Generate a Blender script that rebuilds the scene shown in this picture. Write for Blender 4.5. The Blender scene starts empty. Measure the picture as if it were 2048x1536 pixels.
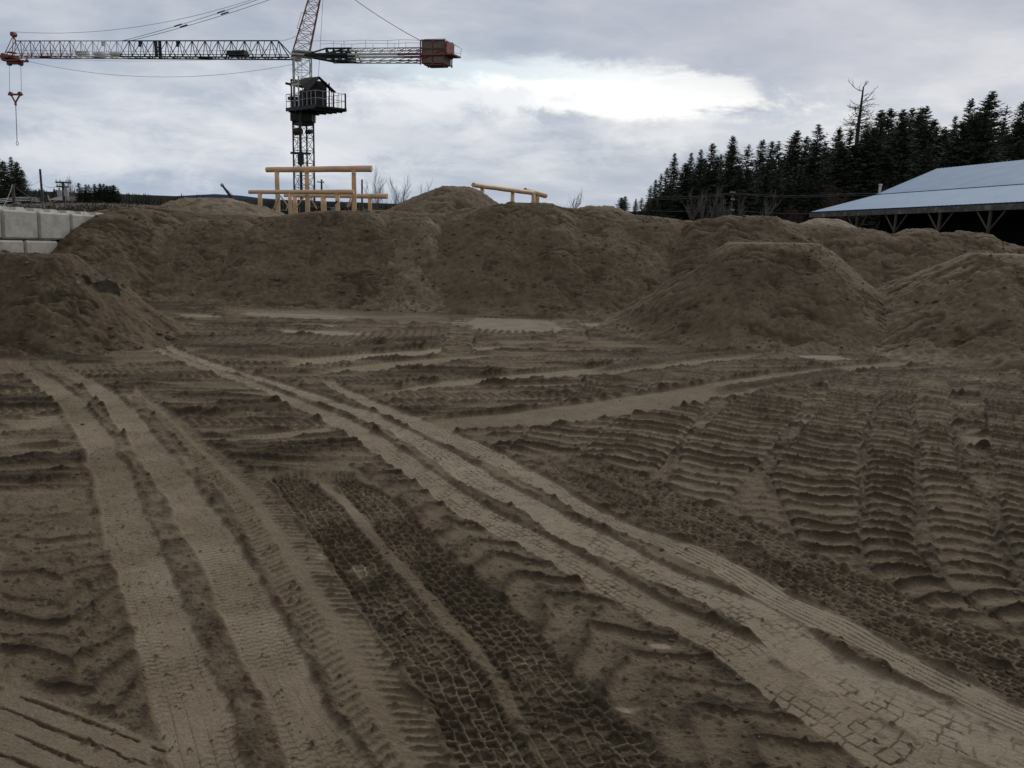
import bpy, math, random
import numpy as np
from mathutils import Vector, Matrix
random.seed(7)
R = math.radians
sc = bpy.context.scene
col = sc.collection

# ------------------------------------------------------------------ camera
CAM_H, FPX, PITCH, ROLL = 2.75, 1660.0, R(12.0), R(2.0)
fw = Vector((0, math.cos(PITCH), -math.sin(PITCH)))
r0 = Vector((1, 0, 0)); u0 = r0.cross(fw)
rt = r0*math.cos(ROLL) + u0*math.sin(ROLL)
up = u0*math.cos(ROLL) - r0*math.sin(ROLL)
cam_d = bpy.data.cameras.new("camera")
cam = bpy.data.objects.new("camera", cam_d); col.objects.link(cam)
cam.matrix_world = Matrix(((rt.x, up.x, -fw.x, 0), (rt.y, up.y, -fw.y, 0), (rt.z, up.z, -fw.z, CAM_H), (0, 0, 0, 1)))
cam_d.sensor_width = 36; cam_d.lens = FPX/2048*36
cam_d.clip_start = 0.1; cam_d.clip_end = 20000
sc.camera = cam

def W(px, py, Y):
    """world point that lies at distance Y along the line of sight through photo pixel px, py"""
    d = fw + rt*((px-1024)/FPX) - up*((py-768)/FPX)
    k = Y/d.y
    return Vector((d.x*k, Y, CAM_H + d.z*k))
def G(px, py, z=0.0):
    d = fw + rt*((px-1024)/FPX) - up*((py-768)/FPX)
    k = (z-CAM_H)/d.z
    return Vector((d.x*k, d.y*k, z))

# ------------------------------------------------------------------ light and sky
SUN_EL, SUN_AZ = R(32), R(28)          # azimuth measured from +Y towards +X
sund = Vector((math.sin(SUN_AZ)*math.cos(SUN_EL), math.cos(SUN_AZ)*math.cos(SUN_EL), math.sin(SUN_EL)))
sl = bpy.data.lights.new("sun", 'SUN'); sl.energy = 1.5; sl.angle = R(18); sl.color = (1, .97, .93)
so = bpy.data.objects.new("sun", sl); col.objects.link(so)
so.rotation_euler = sund.to_track_quat('Z', 'Y').to_euler()
sc.view_settings.view_transform = 'Standard'; sc.view_settings.look = 'None'
sc.view_settings.exposure = 0; sc.view_settings.gamma = 1; sc.view_settings.use_curve_mapping = False

world = bpy.data.worlds.new("World"); sc.world = world; world.use_nodes = True
wn = world.node_tree; wn.nodes.clear()
class NT:
    """little helper to write node graphs as expressions"""
    def __init__(s, nt): s.nt = nt
    def new(s, t, **k):
        n = s.nt.nodes.new(t)
        for a, v in k.items(): setattr(n, a, v)
        return n
    def put(s, n, i, v):
        if isinstance(v, bpy.types.NodeSocket): s.nt.links.new(v, n.inputs[i])
        elif v is not None: n.inputs[i].default_value = v
    def m(s, op, a, b=None, c=None, clamp=False):
        n = s.new('ShaderNodeMath', operation=op, use_clamp=clamp)
        for i, v in enumerate((a, b, c)):
            if v is not None: s.put(n, i, v)
        return n.outputs[0]
    def vm(s, op, a, b=None):
        n = s.new('ShaderNodeVectorMath', operation=op); s.put(n, 0, a)
        if b is not None: s.put(n, 1, b)
        return n.outputs[0]
    def noise(s, vec, scale, detail=4, rough=.55, dist=0.0, dim='3D'):
        n = s.new('ShaderNodeTexNoise', noise_dimensions=dim)
        if vec is not None: s.put(n, 'Vector', vec)
        n.inputs['Scale'].default_value = scale; n.inputs['Detail'].default_value = detail
        n.inputs['Roughness'].default_value = rough; n.inputs['Distortion'].default_value = dist
        return n.outputs['Fac']
    def ramp(s, f, stops, interp='LINEAR'):
        n = s.new('ShaderNodeValToRGB'); s.put(n, 0, f)
        e = n.color_ramp.elements; n.color_ramp.interpolation = interp
        while len(e) < len(stops): e.new(.5)
        for q, (p, c) in zip(e, stops):
            q.position = p; q.color = (c, c, c, 1) if isinstance(c, (int, float)) else (*c, 1)
        return n.outputs[0]
    def mix(s, f, a, b, mode='MIX', clamp=False):
        n = s.new('ShaderNodeMix', data_type='RGBA', blend_type=mode); n.clamp_result = clamp
        s.put(n, 0, f)
        for i, v in ((6, a), (7, b)):
            s.put(n, i, (*v, 1) if isinstance(v, tuple) else v)
        return n.outputs[2]
    def smooth(s, x, a, b):
        n = s.new('ShaderNodeMapRange', interpolation_type='SMOOTHSTEP'); s.put(n, 0, x)
        s.put(n, 1, a); s.put(n, 2, b); n.inputs[3].default_value = 0; n.inputs[4].default_value = 1
        return n.outputs[0]
w = NT(wn)
tc = w.new('ShaderNodeTexCoord').outputs['Generated']
sx = w.new('ShaderNodeSeparateXYZ'); w.put(sx, 0, tc)
dx, dy, dz = sx.outputs
sky = w.new('ShaderNodeTexSky', sky_type='NISHITA', sun_disc=False)
sky.sun_elevation = SUN_EL; sky.sun_rotation = SUN_AZ
sky.air_density = 1.0; sky.dust_density = 2.0
skyc = w.mix(1.0, sky.outputs[0], (0.1, 0.1, 0.1), 'MULTIPLY')
zz = w.m('ADD', w.m('MAXIMUM', dz, 0.0), 0.16)
cb = w.new('ShaderNodeCombineXYZ'); w.put(cb, 0, w.m('DIVIDE', dx, zz)); w.put(cb, 1, w.m('DIVIDE', dy, zz)); w.put(cb, 2, 0.0)
cp = cb.outputs[0]
n1 = w.noise(cp, 0.75, 7, .56, .25)
n2 = w.noise(w.vm('ADD', cp, (13.1, 4.7, 2.0)), 1.9, 6, .55, .2)
n3 = w.noise(w.vm('MULTIPLY', tc, (1, 1, 2.4)), 6.0, 8, .58, .35)
v = w.m('ADD', w.m('ADD', w.m('MULTIPLY', n1, .40), w.m('MULTIPLY', n2, .28)), w.m('MULTIPLY', n3, .32))
clouds = w.ramp(v, [(.34, (.28, .345, .46)), (.44, (.385, .45, .56)), (.50, (.49, .54, .635)), (.56, (.63, .665, .73)), (.64, (.82, .86, .90))])
# the sky darkens into heavy cloud overhead and behind, and is bright low in front
yy = w.m('MAXIMUM', dy, .05)
gu, gv = w.m('DIVIDE', dx, yy), w.m('DIVIDE', dz, yy)
elev_d = w.smooth(dz, 0.08, 0.30)
clouds = w.mix(w.m('MULTIPLY', elev_d, .55), clouds, (.37, .385, .445))
low = w.m('MULTIPLY', w.m('SUBTRACT', 1.0, w.smooth(gv, .0, .075)), w.smooth(dy, 0, .5))
clouds = w.mix(w.m('MULTIPLY', low, .45), clouds, (.44, .54, .68))
behind = w.m('SUBTRACT', 1.0, w.smooth(dy, -.5, .35))
clouds = w.mix(w.m('MULTIPLY', behind, .75), clouds, (.34, .34, .36))
# torn gap: a long bright streak low in front, blue above it
def blob(cu, cv, ru, rv, tilt=0.0, edge=.55, ns=0.55):
    a, b = w.m('SUBTRACT', gu, cu), w.m('SUBTRACT', gv, cv)
    b = w.m('SUBTRACT', b, w.m('MULTIPLY', a, tilt))
    d = w.m('SQRT', w.m('ADD', w.m('POWER', w.m('DIVIDE', a, ru), 2), w.m('POWER', w.m('DIVIDE', b, rv), 2)))
    d = w.m('ADD', d, w.m('MULTIPLY', w.m('SUBTRACT', w.noise(w.vm('MULTIPLY', tc, (1, 1, 2.2)), 10.0, 8, .66, .35), .5), ns*3.6))
    return w.m('MULTIPLY', w.m('SUBTRACT', 1.0, w.smooth(d, edge, 1.10)), w.smooth(dy, 0, .3))
def gd(px, py):
    d = fw + rt*((px-1024)/FPX) - up*((py-768)/FPX); return d.x/d.y, d.z/d.y
cu, cv = gd(1130, 172)
clouds = w.mix(w.m('MULTIPLY', blob(cu, cv, .30, .034, -.05, .5, .5), .85), clouds, w.mix(.25, skyc, (.42, .68, .90)))
cu, cv = gd(1205, 194)
clouds = w.mix(w.m('MULTIPLY', blob(cu, cv, .21, .019, -.04, .5, .62), 1.0), clouds, (1.25, 1.28, 1.30))
for px, py, ru, rv, st in ((900, 188, .20, .020, .95), (760, 205, .2, .03, .5), (1440, 185, .12, .02, .6), (700, 275, .40, .045, .45), (300, 310, .35, .03, .35), (1560, 250, .28, .05, .3), (120, 330, .2, .02, .35)):
    cu, cv = gd(px, py)
    clouds = w.mix(w.m('MULTIPLY', blob(cu, cv, ru, rv, 0, .2, .8), st), clouds, (.86, .88, .92))
cu, cv = gd(1650, 110)
clouds = w.mix(w.m('MULTIPLY', blob(cu, cv, .3, .06, 0, .2, .6), .25), clouds, (.60, .59, .66))
final = w.mix(.93, skyc, clouds)
final = w.mix(w.smooth(dz, -.02, .0), (.12, .11, .10), final)
bg = w.new('ShaderNodeBackground'); w.put(bg, 0, final); bg.inputs[1].default_value = 1.0
wo = w.new('ShaderNodeOutputWorld'); wn.links.new(bg.outputs[0], wo.inputs[0])

# ------------------------------------------------------------------ helpers
def tag(o, label=None, cat=None, group=None, kind=None):
    if label: o['label'] = label
    if cat: o['category'] = cat
    if group: o['group'] = group
    if kind: o['kind'] = kind
    return o
def empty(name, loc=(0, 0, 0), rz=0.0):
    o = bpy.data.objects.new(name, None); col.objects.link(o); o.location = loc; o.rotation_euler = (0, 0, rz)
    o.empty_display_size = .3
    return o
class MB:
    """collects verts and faces in world or thing-local coordinates"""
    def __init__(s): s.v = []; s.f = []
    def add(s, vs, fs):
        k = len(s.v); s.v += [tuple(q) for q in vs]; s.f += [tuple(i+k for i in f) for f in fs]
    def box(s, c, size, rz=0.0, M=None):
        c = Vector(c); h = Vector(size)/2; q = Matrix.Rotation(rz, 3, 'Z') if M is None else M
        vs = [c + q @ Vector((a*h.x, b*h.y, e*h.z)) for a in (-1, 1) for b in (-1, 1) for e in (-1, 1)]
        s.add(vs, [(0, 1, 3, 2), (4, 6, 7, 5), (0, 4, 5, 1), (2, 3, 7, 6), (0, 2, 6, 4), (1, 5, 7, 3)])
    def bar(s, a, b, r, n=6, r2=None):
        a, b = Vector(a), Vector(b); d = b-a
        if d.length < 1e-6: return
        d.normalize(); p = d.orthogonal().normalized(); q = d.cross(p); r2 = r if r2 is None else r2
        vs = []
        for c, rr in ((a, r), (b, r2)):
            for i in range(n):
                t = 2*math.pi*(i+.5)/n; vs.append(c + (p*math.cos(t) + q*math.sin(t))*rr)
        fs = [(i, (i+1) % n, n+(i+1) % n, n+i) for i in range(n)] + [tuple(range(n))[::-1], tuple(range(n, 2*n))]
        s.add(vs, fs)
    def path(s, pts, r, n=5):
        for a, b in zip(pts[:-1], pts[1:]): s.bar(a, b, r, n)
    def tube(s, pts, radii, n=8, cap=True):
        """one smooth skin through pts"""
        pts = [Vector(p) for p in pts]; vs = []; 
        for i, p in enumerate(pts):
            d = (pts[min(i+1, len(pts)-1)] - pts[max(i-1, 0)]).normalized()
            if i == 0: ref = d.orthogonal().normalized()
            ref = (ref - d*ref.dot(d)).normalized(); q = d.cross(ref)
            for j in range(n):
                t = 2*math.pi*j/n; vs.append(p + (ref*math.cos(t)+q*math.sin(t))*radii[i])
        fs = [(i*n+j, i*n+(j+1) % n, (i+1)*n+(j+1) % n, (i+1)*n+j) for i in range(len(pts)-1) for j in range(n)]
        if cap: fs += [tuple(range(n))[::-1], tuple(range(len(vs)-n, len(vs)))]
        s.add(vs, fs)
    def build(s, name, mat, parent=None, smooth=False, bevel=0):
        me = bpy.data.meshes.new(name); me.from_pydata(s.v, [], s.f); me.update()
        me.materials.append(mat)
        if smooth: me.polygons.foreach_set('use_smooth', [True]*len(me.polygons))
        o = bpy.data.objects.new(name, me); col.objects.link(o)
        if parent is not None: o.parent = parent
        if bevel:
            b = o.modifiers.new('bevel', 'BEVEL'); b.width = bevel; b.segments = 2; b.limit_method = 'ANGLE'
        return o
def copy_tree(o, parent=None):
    c = o.copy(); col.objects.link(c); c.parent = parent
    for ch in list(o.children): copy_tree(ch, c)
    return c

# ------------------------------------------------------------------ materials
def mat(name, base, rough=.8, var=.25, scale=4.0, bump=0.0, bscale=20.0, metal=0.0, spec=.5, dirt=None):
    m = bpy.data.materials.new(name); m.use_nodes = True; t = NT(m.node_tree)
    p = m.node_tree.nodes['Principled BSDF']
    oc = t.new('ShaderNodeTexCoord').outputs['Object']
    nz = t.noise(oc, scale, 5, .6)
    dk = tuple(c*(1-var) for c in base); lt = tuple(min(1, c*(1+var)) for c in base)
    c = t.ramp(nz, [(.3, dk), (.7, lt)])
    if dirt:
        c = t.mix(t.smooth(t.noise(oc, scale*.6, 6, .7, .6), .52, .68), c, dirt)
    t.put(p, 'Base Color', c); p.inputs['Roughness'].default_value = rough; p.inputs['Metallic'].default_value = metal
    p.inputs['Specular IOR Level'].default_value = spec
    if bump:
        b = t.new('ShaderNodeBump'); b.inputs['Strength'].default_value = bump; b.inputs['Distance'].default_value = .02
        t.put(b, 'Height', t.noise(oc, bscale, 5, .65)); t.put(p, 'Normal', b.outputs[0])
    return m

def soil_mat():
    m = bpy.data.materials.new('damp_soil'); m.use_nodes = True; t = NT(m.node_tree)
    p = m.node_tree.nodes['Principled BSDF']
    oc = t.new('ShaderNodeTexCoord').outputs['Object']
    at = t.new('ShaderNodeAttribute', attribute_name='tone').outputs['Fac']
    big = t.noise(oc, .55, 5, .6); mid = t.noise(oc, 6.0, 5, .65); fine = t.noise(oc, 55.0, 4, .7); grit = t.noise(oc, 210.0, 2, .6)
    k = t.m('ADD', at, t.m('MULTIPLY', t.m('SUBTRACT', big, .5), .42))
    k = t.m('ADD', k, t.m('MULTIPLY', t.m('SUBTRACT', mid, .5), .30))
    k = t.m('ADD', k, t.m('MULTIPLY', t.m('SUBTRACT', fine, .5), .46))
    k = t.m('ADD', k, t.m('MULTIPLY', t.m('SUBTRACT', grit, .5), .42))
    c = t.ramp(k, [(0.0, (.050, .0350, .0195)), (.25, (.098, .0715, .0415)), (.5, (.176, .1345, .0825)), (.75, (.286, .2295, .156)), (1.0, (.45, .385, .29))])
    hue = t.noise(oc, .9, 3, .5)
    c = t.mix(t.m('MULTIPLY', t.smooth(hue, .45, .7), .12), c, t.mix(1.0, c, (1.06, .97, .88), 'MULTIPLY'))
    t.put(p, 'Base Color', c)
    ro = t.m('SUBTRACT', .95, t.m('MULTIPLY', t.smooth(at, .55, .9), .30)); t.put(p, 'Roughness', ro)
    p.inputs['Specular IOR Level'].default_value = .22
    b = t.new('ShaderNodeBump'); b.inputs['Strength'].default_value = 1.0; b.inputs['Distance'].default_value = .018
    h = t.m('ADD', t.m('MULTIPLY', t.noise(oc, 38.0, 6, .72), 1.0), t.m('MULTIPLY', mid, .8))
    amt = t.m('SUBTRACT', 1.15, t.m('MULTIPLY', t.smooth(at, .5, .85), .6))
    t.put(b, 'Height', t.m('MULTIPLY', h, amt)); t.put(p, 'Normal', b.outputs[0])
    return m
SOIL = soil_mat()
# ------------------------------------------------------------------ noise in numpy
_rng = np.random.RandomState(11)
_T = [_rng.rand(256, 256).astype(np.float32) for _ in range(6)]
def vn(x, y, k=0):
    xi = np.floor(x); yi = np.floor(y); fx = (x-xi).astype(np.float32); fy = (y-yi).astype(np.float32)
    a = xi.astype(np.int64) & 255; b = yi.astype(np.int64) & 255; a1 = (a+1) & 255; b1 = (b+1) & 255
    fx = fx*fx*(3-2*fx); fy = fy*fy*(3-2*fy); T = _T[k % 6]
    return (T[a, b]*(1-fx)+T[a1, b]*fx)*(1-fy) + (T[a, b1]*(1-fx)+T[a1, b1]*fx)*fy
def fbm(x, y, s, o=4, k=0, g=.5):
    t = 0; n = 0; w = 1.0
    c, d = math.cos(.6), math.sin(.6)
    for i in range(o):
        t = t + w*vn(x*s+37.3*i+k*7.1, y*s+11.9*i+k*3.3, k+i); n += w; w *= g; s *= 2.03
        x, y = x*c-y*d, x*d+y*c
    return t/n          # 0..1
def sst(x, a, b):
    t = np.clip((x-a)/(b-a), 0, 1); return t*t*(3-2*t)
def hsh(i, j=0):
    q = np.sin(i*12.9898 + j*78.233)*43758.5453
    return q - np.floor(q)

def grid_object(name, X, Y, Z, tone, mat, keep=None, kind=None):
    nr, nc = X.shape
    co = np.stack([X, Y, Z], -1).reshape(-1, 3).astype(np.float32)
    idx = np.arange(nr*nc).reshape(nr, nc)
    q = np.stack([idx[:-1, :-1], idx[:-1, 1:], idx[1:, 1:], idx[1:, :-1]], -1).reshape(-1, 4)
    tn = tone.reshape(-1).astype(np.float32)
    if keep is not None:
        kf = (keep[:-1, :-1] | keep[:-1, 1:] | keep[1:, 1:] | keep[1:, :-1]).reshape(-1)
        q = q[kf]; used = np.unique(q); re = np.full(nr*nc, -1); re[used] = np.arange(len(used))
        q = re[q]; co = co[used]; tn = tn[used]
    me = bpy.data.meshes.new(name); n = len(q)
    me.vertices.add(len(co)); me.vertices.foreach_set('co', co.ravel())
    me.loops.add(4*n); me.loops.foreach_set('vertex_index', q.ravel().astype(np.int32))
    me.polygons.add(n); me.polygons.foreach_set('loop_start', np.arange(0, 4*n, 4, dtype=np.int32))
    me.polygons.foreach_set('use_smooth', np.ones(n, dtype=bool))
    a = me.attributes.new('tone', 'FLOAT', 'POINT'); a.data.foreach_set('value', tn)
    me.update(calc_edges=True); me.materials.append(mat)
    o = bpy.data.objects.new(name, me); col.objects.link(o)
    if kind: o['kind'] = kind
    return o

# ------------------------------------------------------------------ yard surface, near sheet
ys = [2.9]
while ys[-1] < 24.5:
    Y = ys[-1]; ys.append(Y + max(.0042, Y*Y/(CAM_H*830)*.62))
us = np.concatenate([np.linspace(-1.5, -.72, 60), np.arange(-.718, .72, .00125), np.linspace(.722, 1.5, 60)])
YY, UU = np.meshgrid(np.array(ys), us, indexing='ij'); XX = YY*UU
del UU
gx = XX + .06*(fbm(XX, YY, 3.1, 3, 1)-.5); gy = YY + .06*(fbm(XX, YY, 3.1, 3, 2)-.5)
big = fbm(XX, YY, .45, 3, 3); mid = fbm(XX, YY, 2.2, 4, 4); fin = fbm(XX, YY, 13., 4, 5); vfin = fbm(XX, YY, 42., 3, 2)

def ridge_wave(q, sharp=.75):
    """asymmetric terrace: long flat tread, short raised lip facing the lower q side"""
    f = q - np.floor(q)
    return np.where(f < 1-sharp, f/(1-sharp), 1-(f-(1-sharp))/sharp)
# base: prints of lugged tyres, in broken columns
def lugfield(P, cw, ang, seed, amp, tilt=.0):
    ca, sa = math.cos(ang), math.sin(ang)
    u = gx*ca + gy*sa; v = -gx*sa + gy*ca
    wob = fbm(u, v, .8, 3, seed)-.5
    c = np.floor((u + wob*.5)/cw); fu = (u + wob*.5)/cw - c
    ph = hsh(c, seed)
    q = v/P + ph*3 + wob*2.0 + tilt*np.abs(fu-.5)*np.where(hsh(c, seed+3) > .5, 1, -1) + .35*(vn(u*3, v*3, seed+1)-.5)
    r = ridge_wave(q, .72)
    cell = np.floor(q)
    st = .35 + .75*hsh(cell, c+seed)
    edge = sst(fu, 0, .10)*(1-sst(fu, .90, 1))
    r = np.clip(r, 0, 1)**2.2*st
    return r*(.30+.70*edge)*amp, r, edge

h = np.zeros_like(XX); tone = np.full_like(XX, .46)  # tone: soil colour, with damp and shade of ridges and pockets painted in
l1, r1, e1 = lugfield(.27, .50, -.10, 1, .050, 1.2)
l2, r2, e2 = lugfield(.36, .62, .35, 2, .050, 1.8)
l3, r3, e3 = lugfield(.22, .44, -.45, 3, .042, 1.0)
pick = fbm(XX, YY, .35, 3, 5)
right = sst(XX - (.16*YY+.1), -.6, .8)
w2 = sst(pick, .50, .56)*(1-right*.8); w3 = sst(fbm(XX, YY, .4, 3, 2), .55, .6)*(1-w2)
lug = l1*(1-w2)*(1-w3) + l2*w2 + l3*w3; rr = r1*(1-w2)*(1-w3) + r2*w2 + r3*w3
press = .35 + .75*sst(fbm(XX, YY, 1.1, 3, 0), .36, .58)
h += lug*press + .018*(mid-.5)
tone += -.40*rr*press - .10*(1-np.minimum(e1, 1)) + .10*(big-.5)
# left / far: long ruts that run across the yard, rising gently to the right
left = sst(-(XX - (-.02*YY-.35)), -.3, .9)*sst(YY, 6.3, 7.6)
left = np.maximum(left, sst(YY, 9.6, 12.5)*(1-right*.85))
wob = fbm(gx*.35, gy, .9, 4, 4)-.5
sl_ = np.where(XX < 0, .17, .10)
q = (gy - sl_*gx + .55*wob)
rut = .5+.5*np.sin(q*2*math.pi/.50 + 6*(fbm(gx*.3, gy, .8, 2, 1)-.5)); rut2 = ridge_wave(q/.235 + 2*(fbm(gx*.25, gy, 1.2, 2, 3)-.5), .5)
brk = sst(fbm(gx*.45, gy*2.2, 1.0, 3, 5), .38, .6)
clod = np.clip(fbm(XX, YY, 7.5, 3, 3)-.5, 0, 1)*2.2
hs = (.030*rut**3 + .030*rut2*brk + .050*clod*brk*rut)
ts = .50 - .36*rut**2*brk - .34*rut2*brk + .10*(mid-.5) - .22*clod*brk + .10*(big-.5)
h = h*(1-left) + hs*left; tone = tone*(1-left) + ts*left
# smooth quiet area low left and generic scuffed patches
q1 = sst(1 - np.hypot((XX+1.9)/.85, (YY-5.6)/.85), 0, .5)
h = h*(1-.85*q1); tone = tone*(1-q1)+.50*q1

def track_v(rows, kind, tone_v, depth=.03, seed=0, soft=.05, rim=.03, P=.105, n=5):
    """a wheel track that runs away from the camera; rows = (py, left px, right px) of its two edges"""
    global h, tone
    L = np.array([G(a, py)[:2] for py, a, b in rows]); Rr = np.array([G(b, py)[:2] for py, a, b in rows])
    o = np.argsort(L[:, 1]); L = L[o]; o = np.argsort(Rr[:, 1]); Rr = Rr[o]
    y0, y1 = min(L[0, 1], Rr[0, 1])-.02, max(L[-1, 1], Rr[-1, 1])
    i0, i1 = np.searchsorted(ys, [y0-.3 if y0 > 3.9 else 0, y1+.25])
    if i1 <= i0: return
    x, y = gx[i0:i1]*.4+XX[i0:i1]*.6, YY[i0:i1]
    def ext(Y, P_):
        X = np.interp(Y, P_[:, 1], P_[:, 0]); lo = Y < P_[0, 1]
        k = (P_[1, 0]-P_[0, 0])/max(P_[1, 1]-P_[0, 1], .05)
        return np.where(lo, P_[0, 0] + (Y-P_[0, 1])*k, X)
    yy = np.array(ys[i0:i1])
    xl, xr = ext(yy, L), ext(yy, Rr)
    if len(yy) > 60:
        kk = np.hanning(41); kk /= kk.sum(); pad = 20
        xl = np.convolve(np.pad(xl, pad, 'reflect', reflect_type='odd'), kk, 'valid'); xr = np.convolve(np.pad(xr, pad, 'reflect', reflect_type='odd'), kk, 'valid')
    xc = (xl+xr)/2; dxy = np.gradient(xc, yy); s1 = np.concatenate([[0], np.cumsum(np.hypot(np.diff(xc), np.diff(yy)))])
    cosT = 1/np.sqrt(1+dxy**2)
    w_ = ((xr-xl))[:, None]; t = (x-xl[:, None])/w_
    wid = w_*cosT[:, None]
    d = (x-xc[:, None])*cosT[:, None]
    s = s1[:, None] + (x-xc[:, None])*(dxy*cosT)[:, None]
    ed = np.minimum(t, 1-t)*wid + .028*(vn(x*9, y*9, seed)-.5) + .05*(vn(x*2.2, y*2.2, seed+1)-.5)
    m = sst(ed, -soft*.5, soft*.5)
    endf = sst(y, y0-.2, y0+.1) if y0 > 3.9 else 1.0
    m = m*endf*(1-sst(y, y1-.1, y1+.2))
    cn = d/(wid/n) + (n % 2)*.5; ci = np.floor(cn); cf = cn-ci
    f5 = fin[i0:i1]; v5 = vfin[i0:i1]; md = mid[i0:i1]; bg_ = big[i0:i1]
    if kind == 'smooth':
        lines = np.abs(cf-.5)
        li = sst(lines, .44, .49)*sst(vn(s*5, ci*3.3, seed), .35, .7)*.5
        z = -depth + .006*(md-.5) - .010*li + .004*(f5-.5); to = tone_v - .24*li - .10*sst(np.sin(2*math.pi*(s+.6*np.abs(cf-.5)*wid/n)/.052), .2, .9)*sst(vn(x*3, y*3, seed+2), .35, .6) + .34*(bg_-.5) + .22*(md-.5) - .25*sst(v5, .74, .82)*sst(f5, .5, .6)
    elif kind == 'rib':
        lines = sst(np.abs(cf-.5), .36, .47)*sst(vn(s*10, ci*3.3, seed), .35, .55)
        z = -depth - .008*lines + .005*(f5-.5); to = tone_v - .34*lines
    elif kind in ('block', 'honey'):
        cn = cn + .40*(vn(x*7+5, y*7, seed+3)-.5); ci = np.floor(cn); cf = cn-ci
        s = s + .05*(vn(x*2.5, y*2.5, seed+2)-.5); q = s/P*(1 if kind == 'honey' else .85+.3*hsh(ci, seed)) + .5*(ci % 2) + .34*hsh(ci, seed+1) + .22*(vn(x*7, y*7, seed)-.5)*2; qi = np.floor(q); qf = q-qi
        bx = np.minimum(cf, 1-cf)*wid/n; by = np.minimum(qf, 1-qf)*P
        bx = bx + .012*(v5-.5) ; by = by + .014*(f5-.5)
        g = (np.maximum(bx, 1e-4)**-2.5 + np.maximum(by, 1e-4)**-2.5)**-.4
        if kind == 'block':
            skip = hsh(qi, ci+seed)
            line = (1-sst(np.minimum(bx*1.2, by), .0025, .0085))*sst(vn(x*11, y*11, seed+2)*.7+skip*.3, .36, .56)*(.25+.75*sst(fbm(x, y, 1.6, 3, seed), .34, .5))
            z = -depth - .006*line + .006*(md-.5) + .003*(f5-.5); to = tone_v - .30*line + .10*(bg_-.5)
            pit = sst(fbm(x, y, 19, 2, seed), .70, .80); to = to - .10*pit
        else:
            wall = 1-sst(g, .002, .010)
            lip = np.exp(-((qf-.12)/.16)**2)
            deep = .55+.6*hsh(qi*1.7, ci+seed)
            z = -depth*.25 - depth*.46*deep*(1-wall)*(.35+.9*sst(fbm(x, y, 1.8, 3, seed+1), .35, .6)) + .008*lip*(1-wall) + .016*(f5-.5)*(1-wall) - .012*qf*(1-wall)
            to = tone_v + .36*wall*(.3+.7*v5)*sst(fbm(x, y, 2.3, 3, seed), .38, .6) - .10*(1-wall)*f5 - .10*lip*(1-wall)
            cl = np.clip(fbm(x, y, 12, 3, seed)-.56, 0, 1)*5; z = z + .018*cl; to = to - .1*cl
    elif kind == 'chev':
        q = (s + .55*np.abs(d))/P; qf = q-np.floor(q)
        r = ridge_wave(q, .6)**2*sst(np.abs(t-.5), .06, .2)*(.5+.6*hsh(np.floor(q), seed))
        z = -depth*.6 + .020*r*sst(vn(x*2, y*2, seed), .2, .5) + .006*(f5-.5); to = tone_v - .24*r
    elif kind == 'lug':
        q = (s + .25*np.abs(d)*(1 if seed % 2 else -1))/P + .45*(vn(x*3, y*3, seed)-.5); qi = np.floor(q)
        jit = .55+.6*hsh(qi, seed)
        r = np.clip(ridge_wave(q, .66), 0, 1)**2.4*jit
        bumpy = .7+.6*fbm(x, y, 9, 2, seed)
        gro = np.exp(-((ed-.015)/.028)**2)*sst(vn(s*4, ci*0+seed, seed), .15, .5); z = -depth*.4 + .056*r*bumpy*(.6+.4*sst(wid*.5-np.abs(d), 0, .1)) + .008*(f5-.5) - .022*gro; to = tone_v + .09 - .50*r - .16*gro + .10*(bg_-.5)  # bars and grooves darkened: damp soil plus their shade in the tone
    elif kind == 'biglug':
        q = (s + .9*np.abs(d)*(1 if seed % 2 else -1))/P + 1.3*(fbm(x, y, 1.7, 3, seed)-.5); qi = np.floor(q)
        r = np.clip(ridge_wave(q, .74), 0, 1)**2.6*(.5+.8*hsh(qi, seed))
        cl = np.clip(fbm(x, y, 5.5, 4, seed)-.55, 0, 1)*4
        z = -depth*.2 + .030*r + .020*cl + .014*(md-.5); to = tone_v - .30*r - .30*cl + .10*(f5-.5)
    elif kind == 'clod':
        a = np.clip(fbm(x, y, 6.5, 4, seed)-.40, 0, 1)*2.6; al = sst(vn(s*1.3, 0*s, seed+2), .2, .55)
        z = .55*depth*a*np.sin(np.clip(t, 0, 1)*math.pi)*al; to = tone_v - .28*a*al + .12*(1-al)
    h[i0:i1] = h[i0:i1]*(1-m) + z*m; tone[i0:i1] = tone[i0:i1]*(1-m) + to*m
    if rim > 0:
        e2_ = np.exp(-((ed+.035)/.030)**2)*endf*(1-sst(y, y1-.1, y1+.2))*sst(fbm(x, y, 5, 3, seed+3), .36, .66)
        h[i0:i1] += .38*rim*e2_*(.5+1.2*f5); tone[i0:i1] -= .14*e2_

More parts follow.
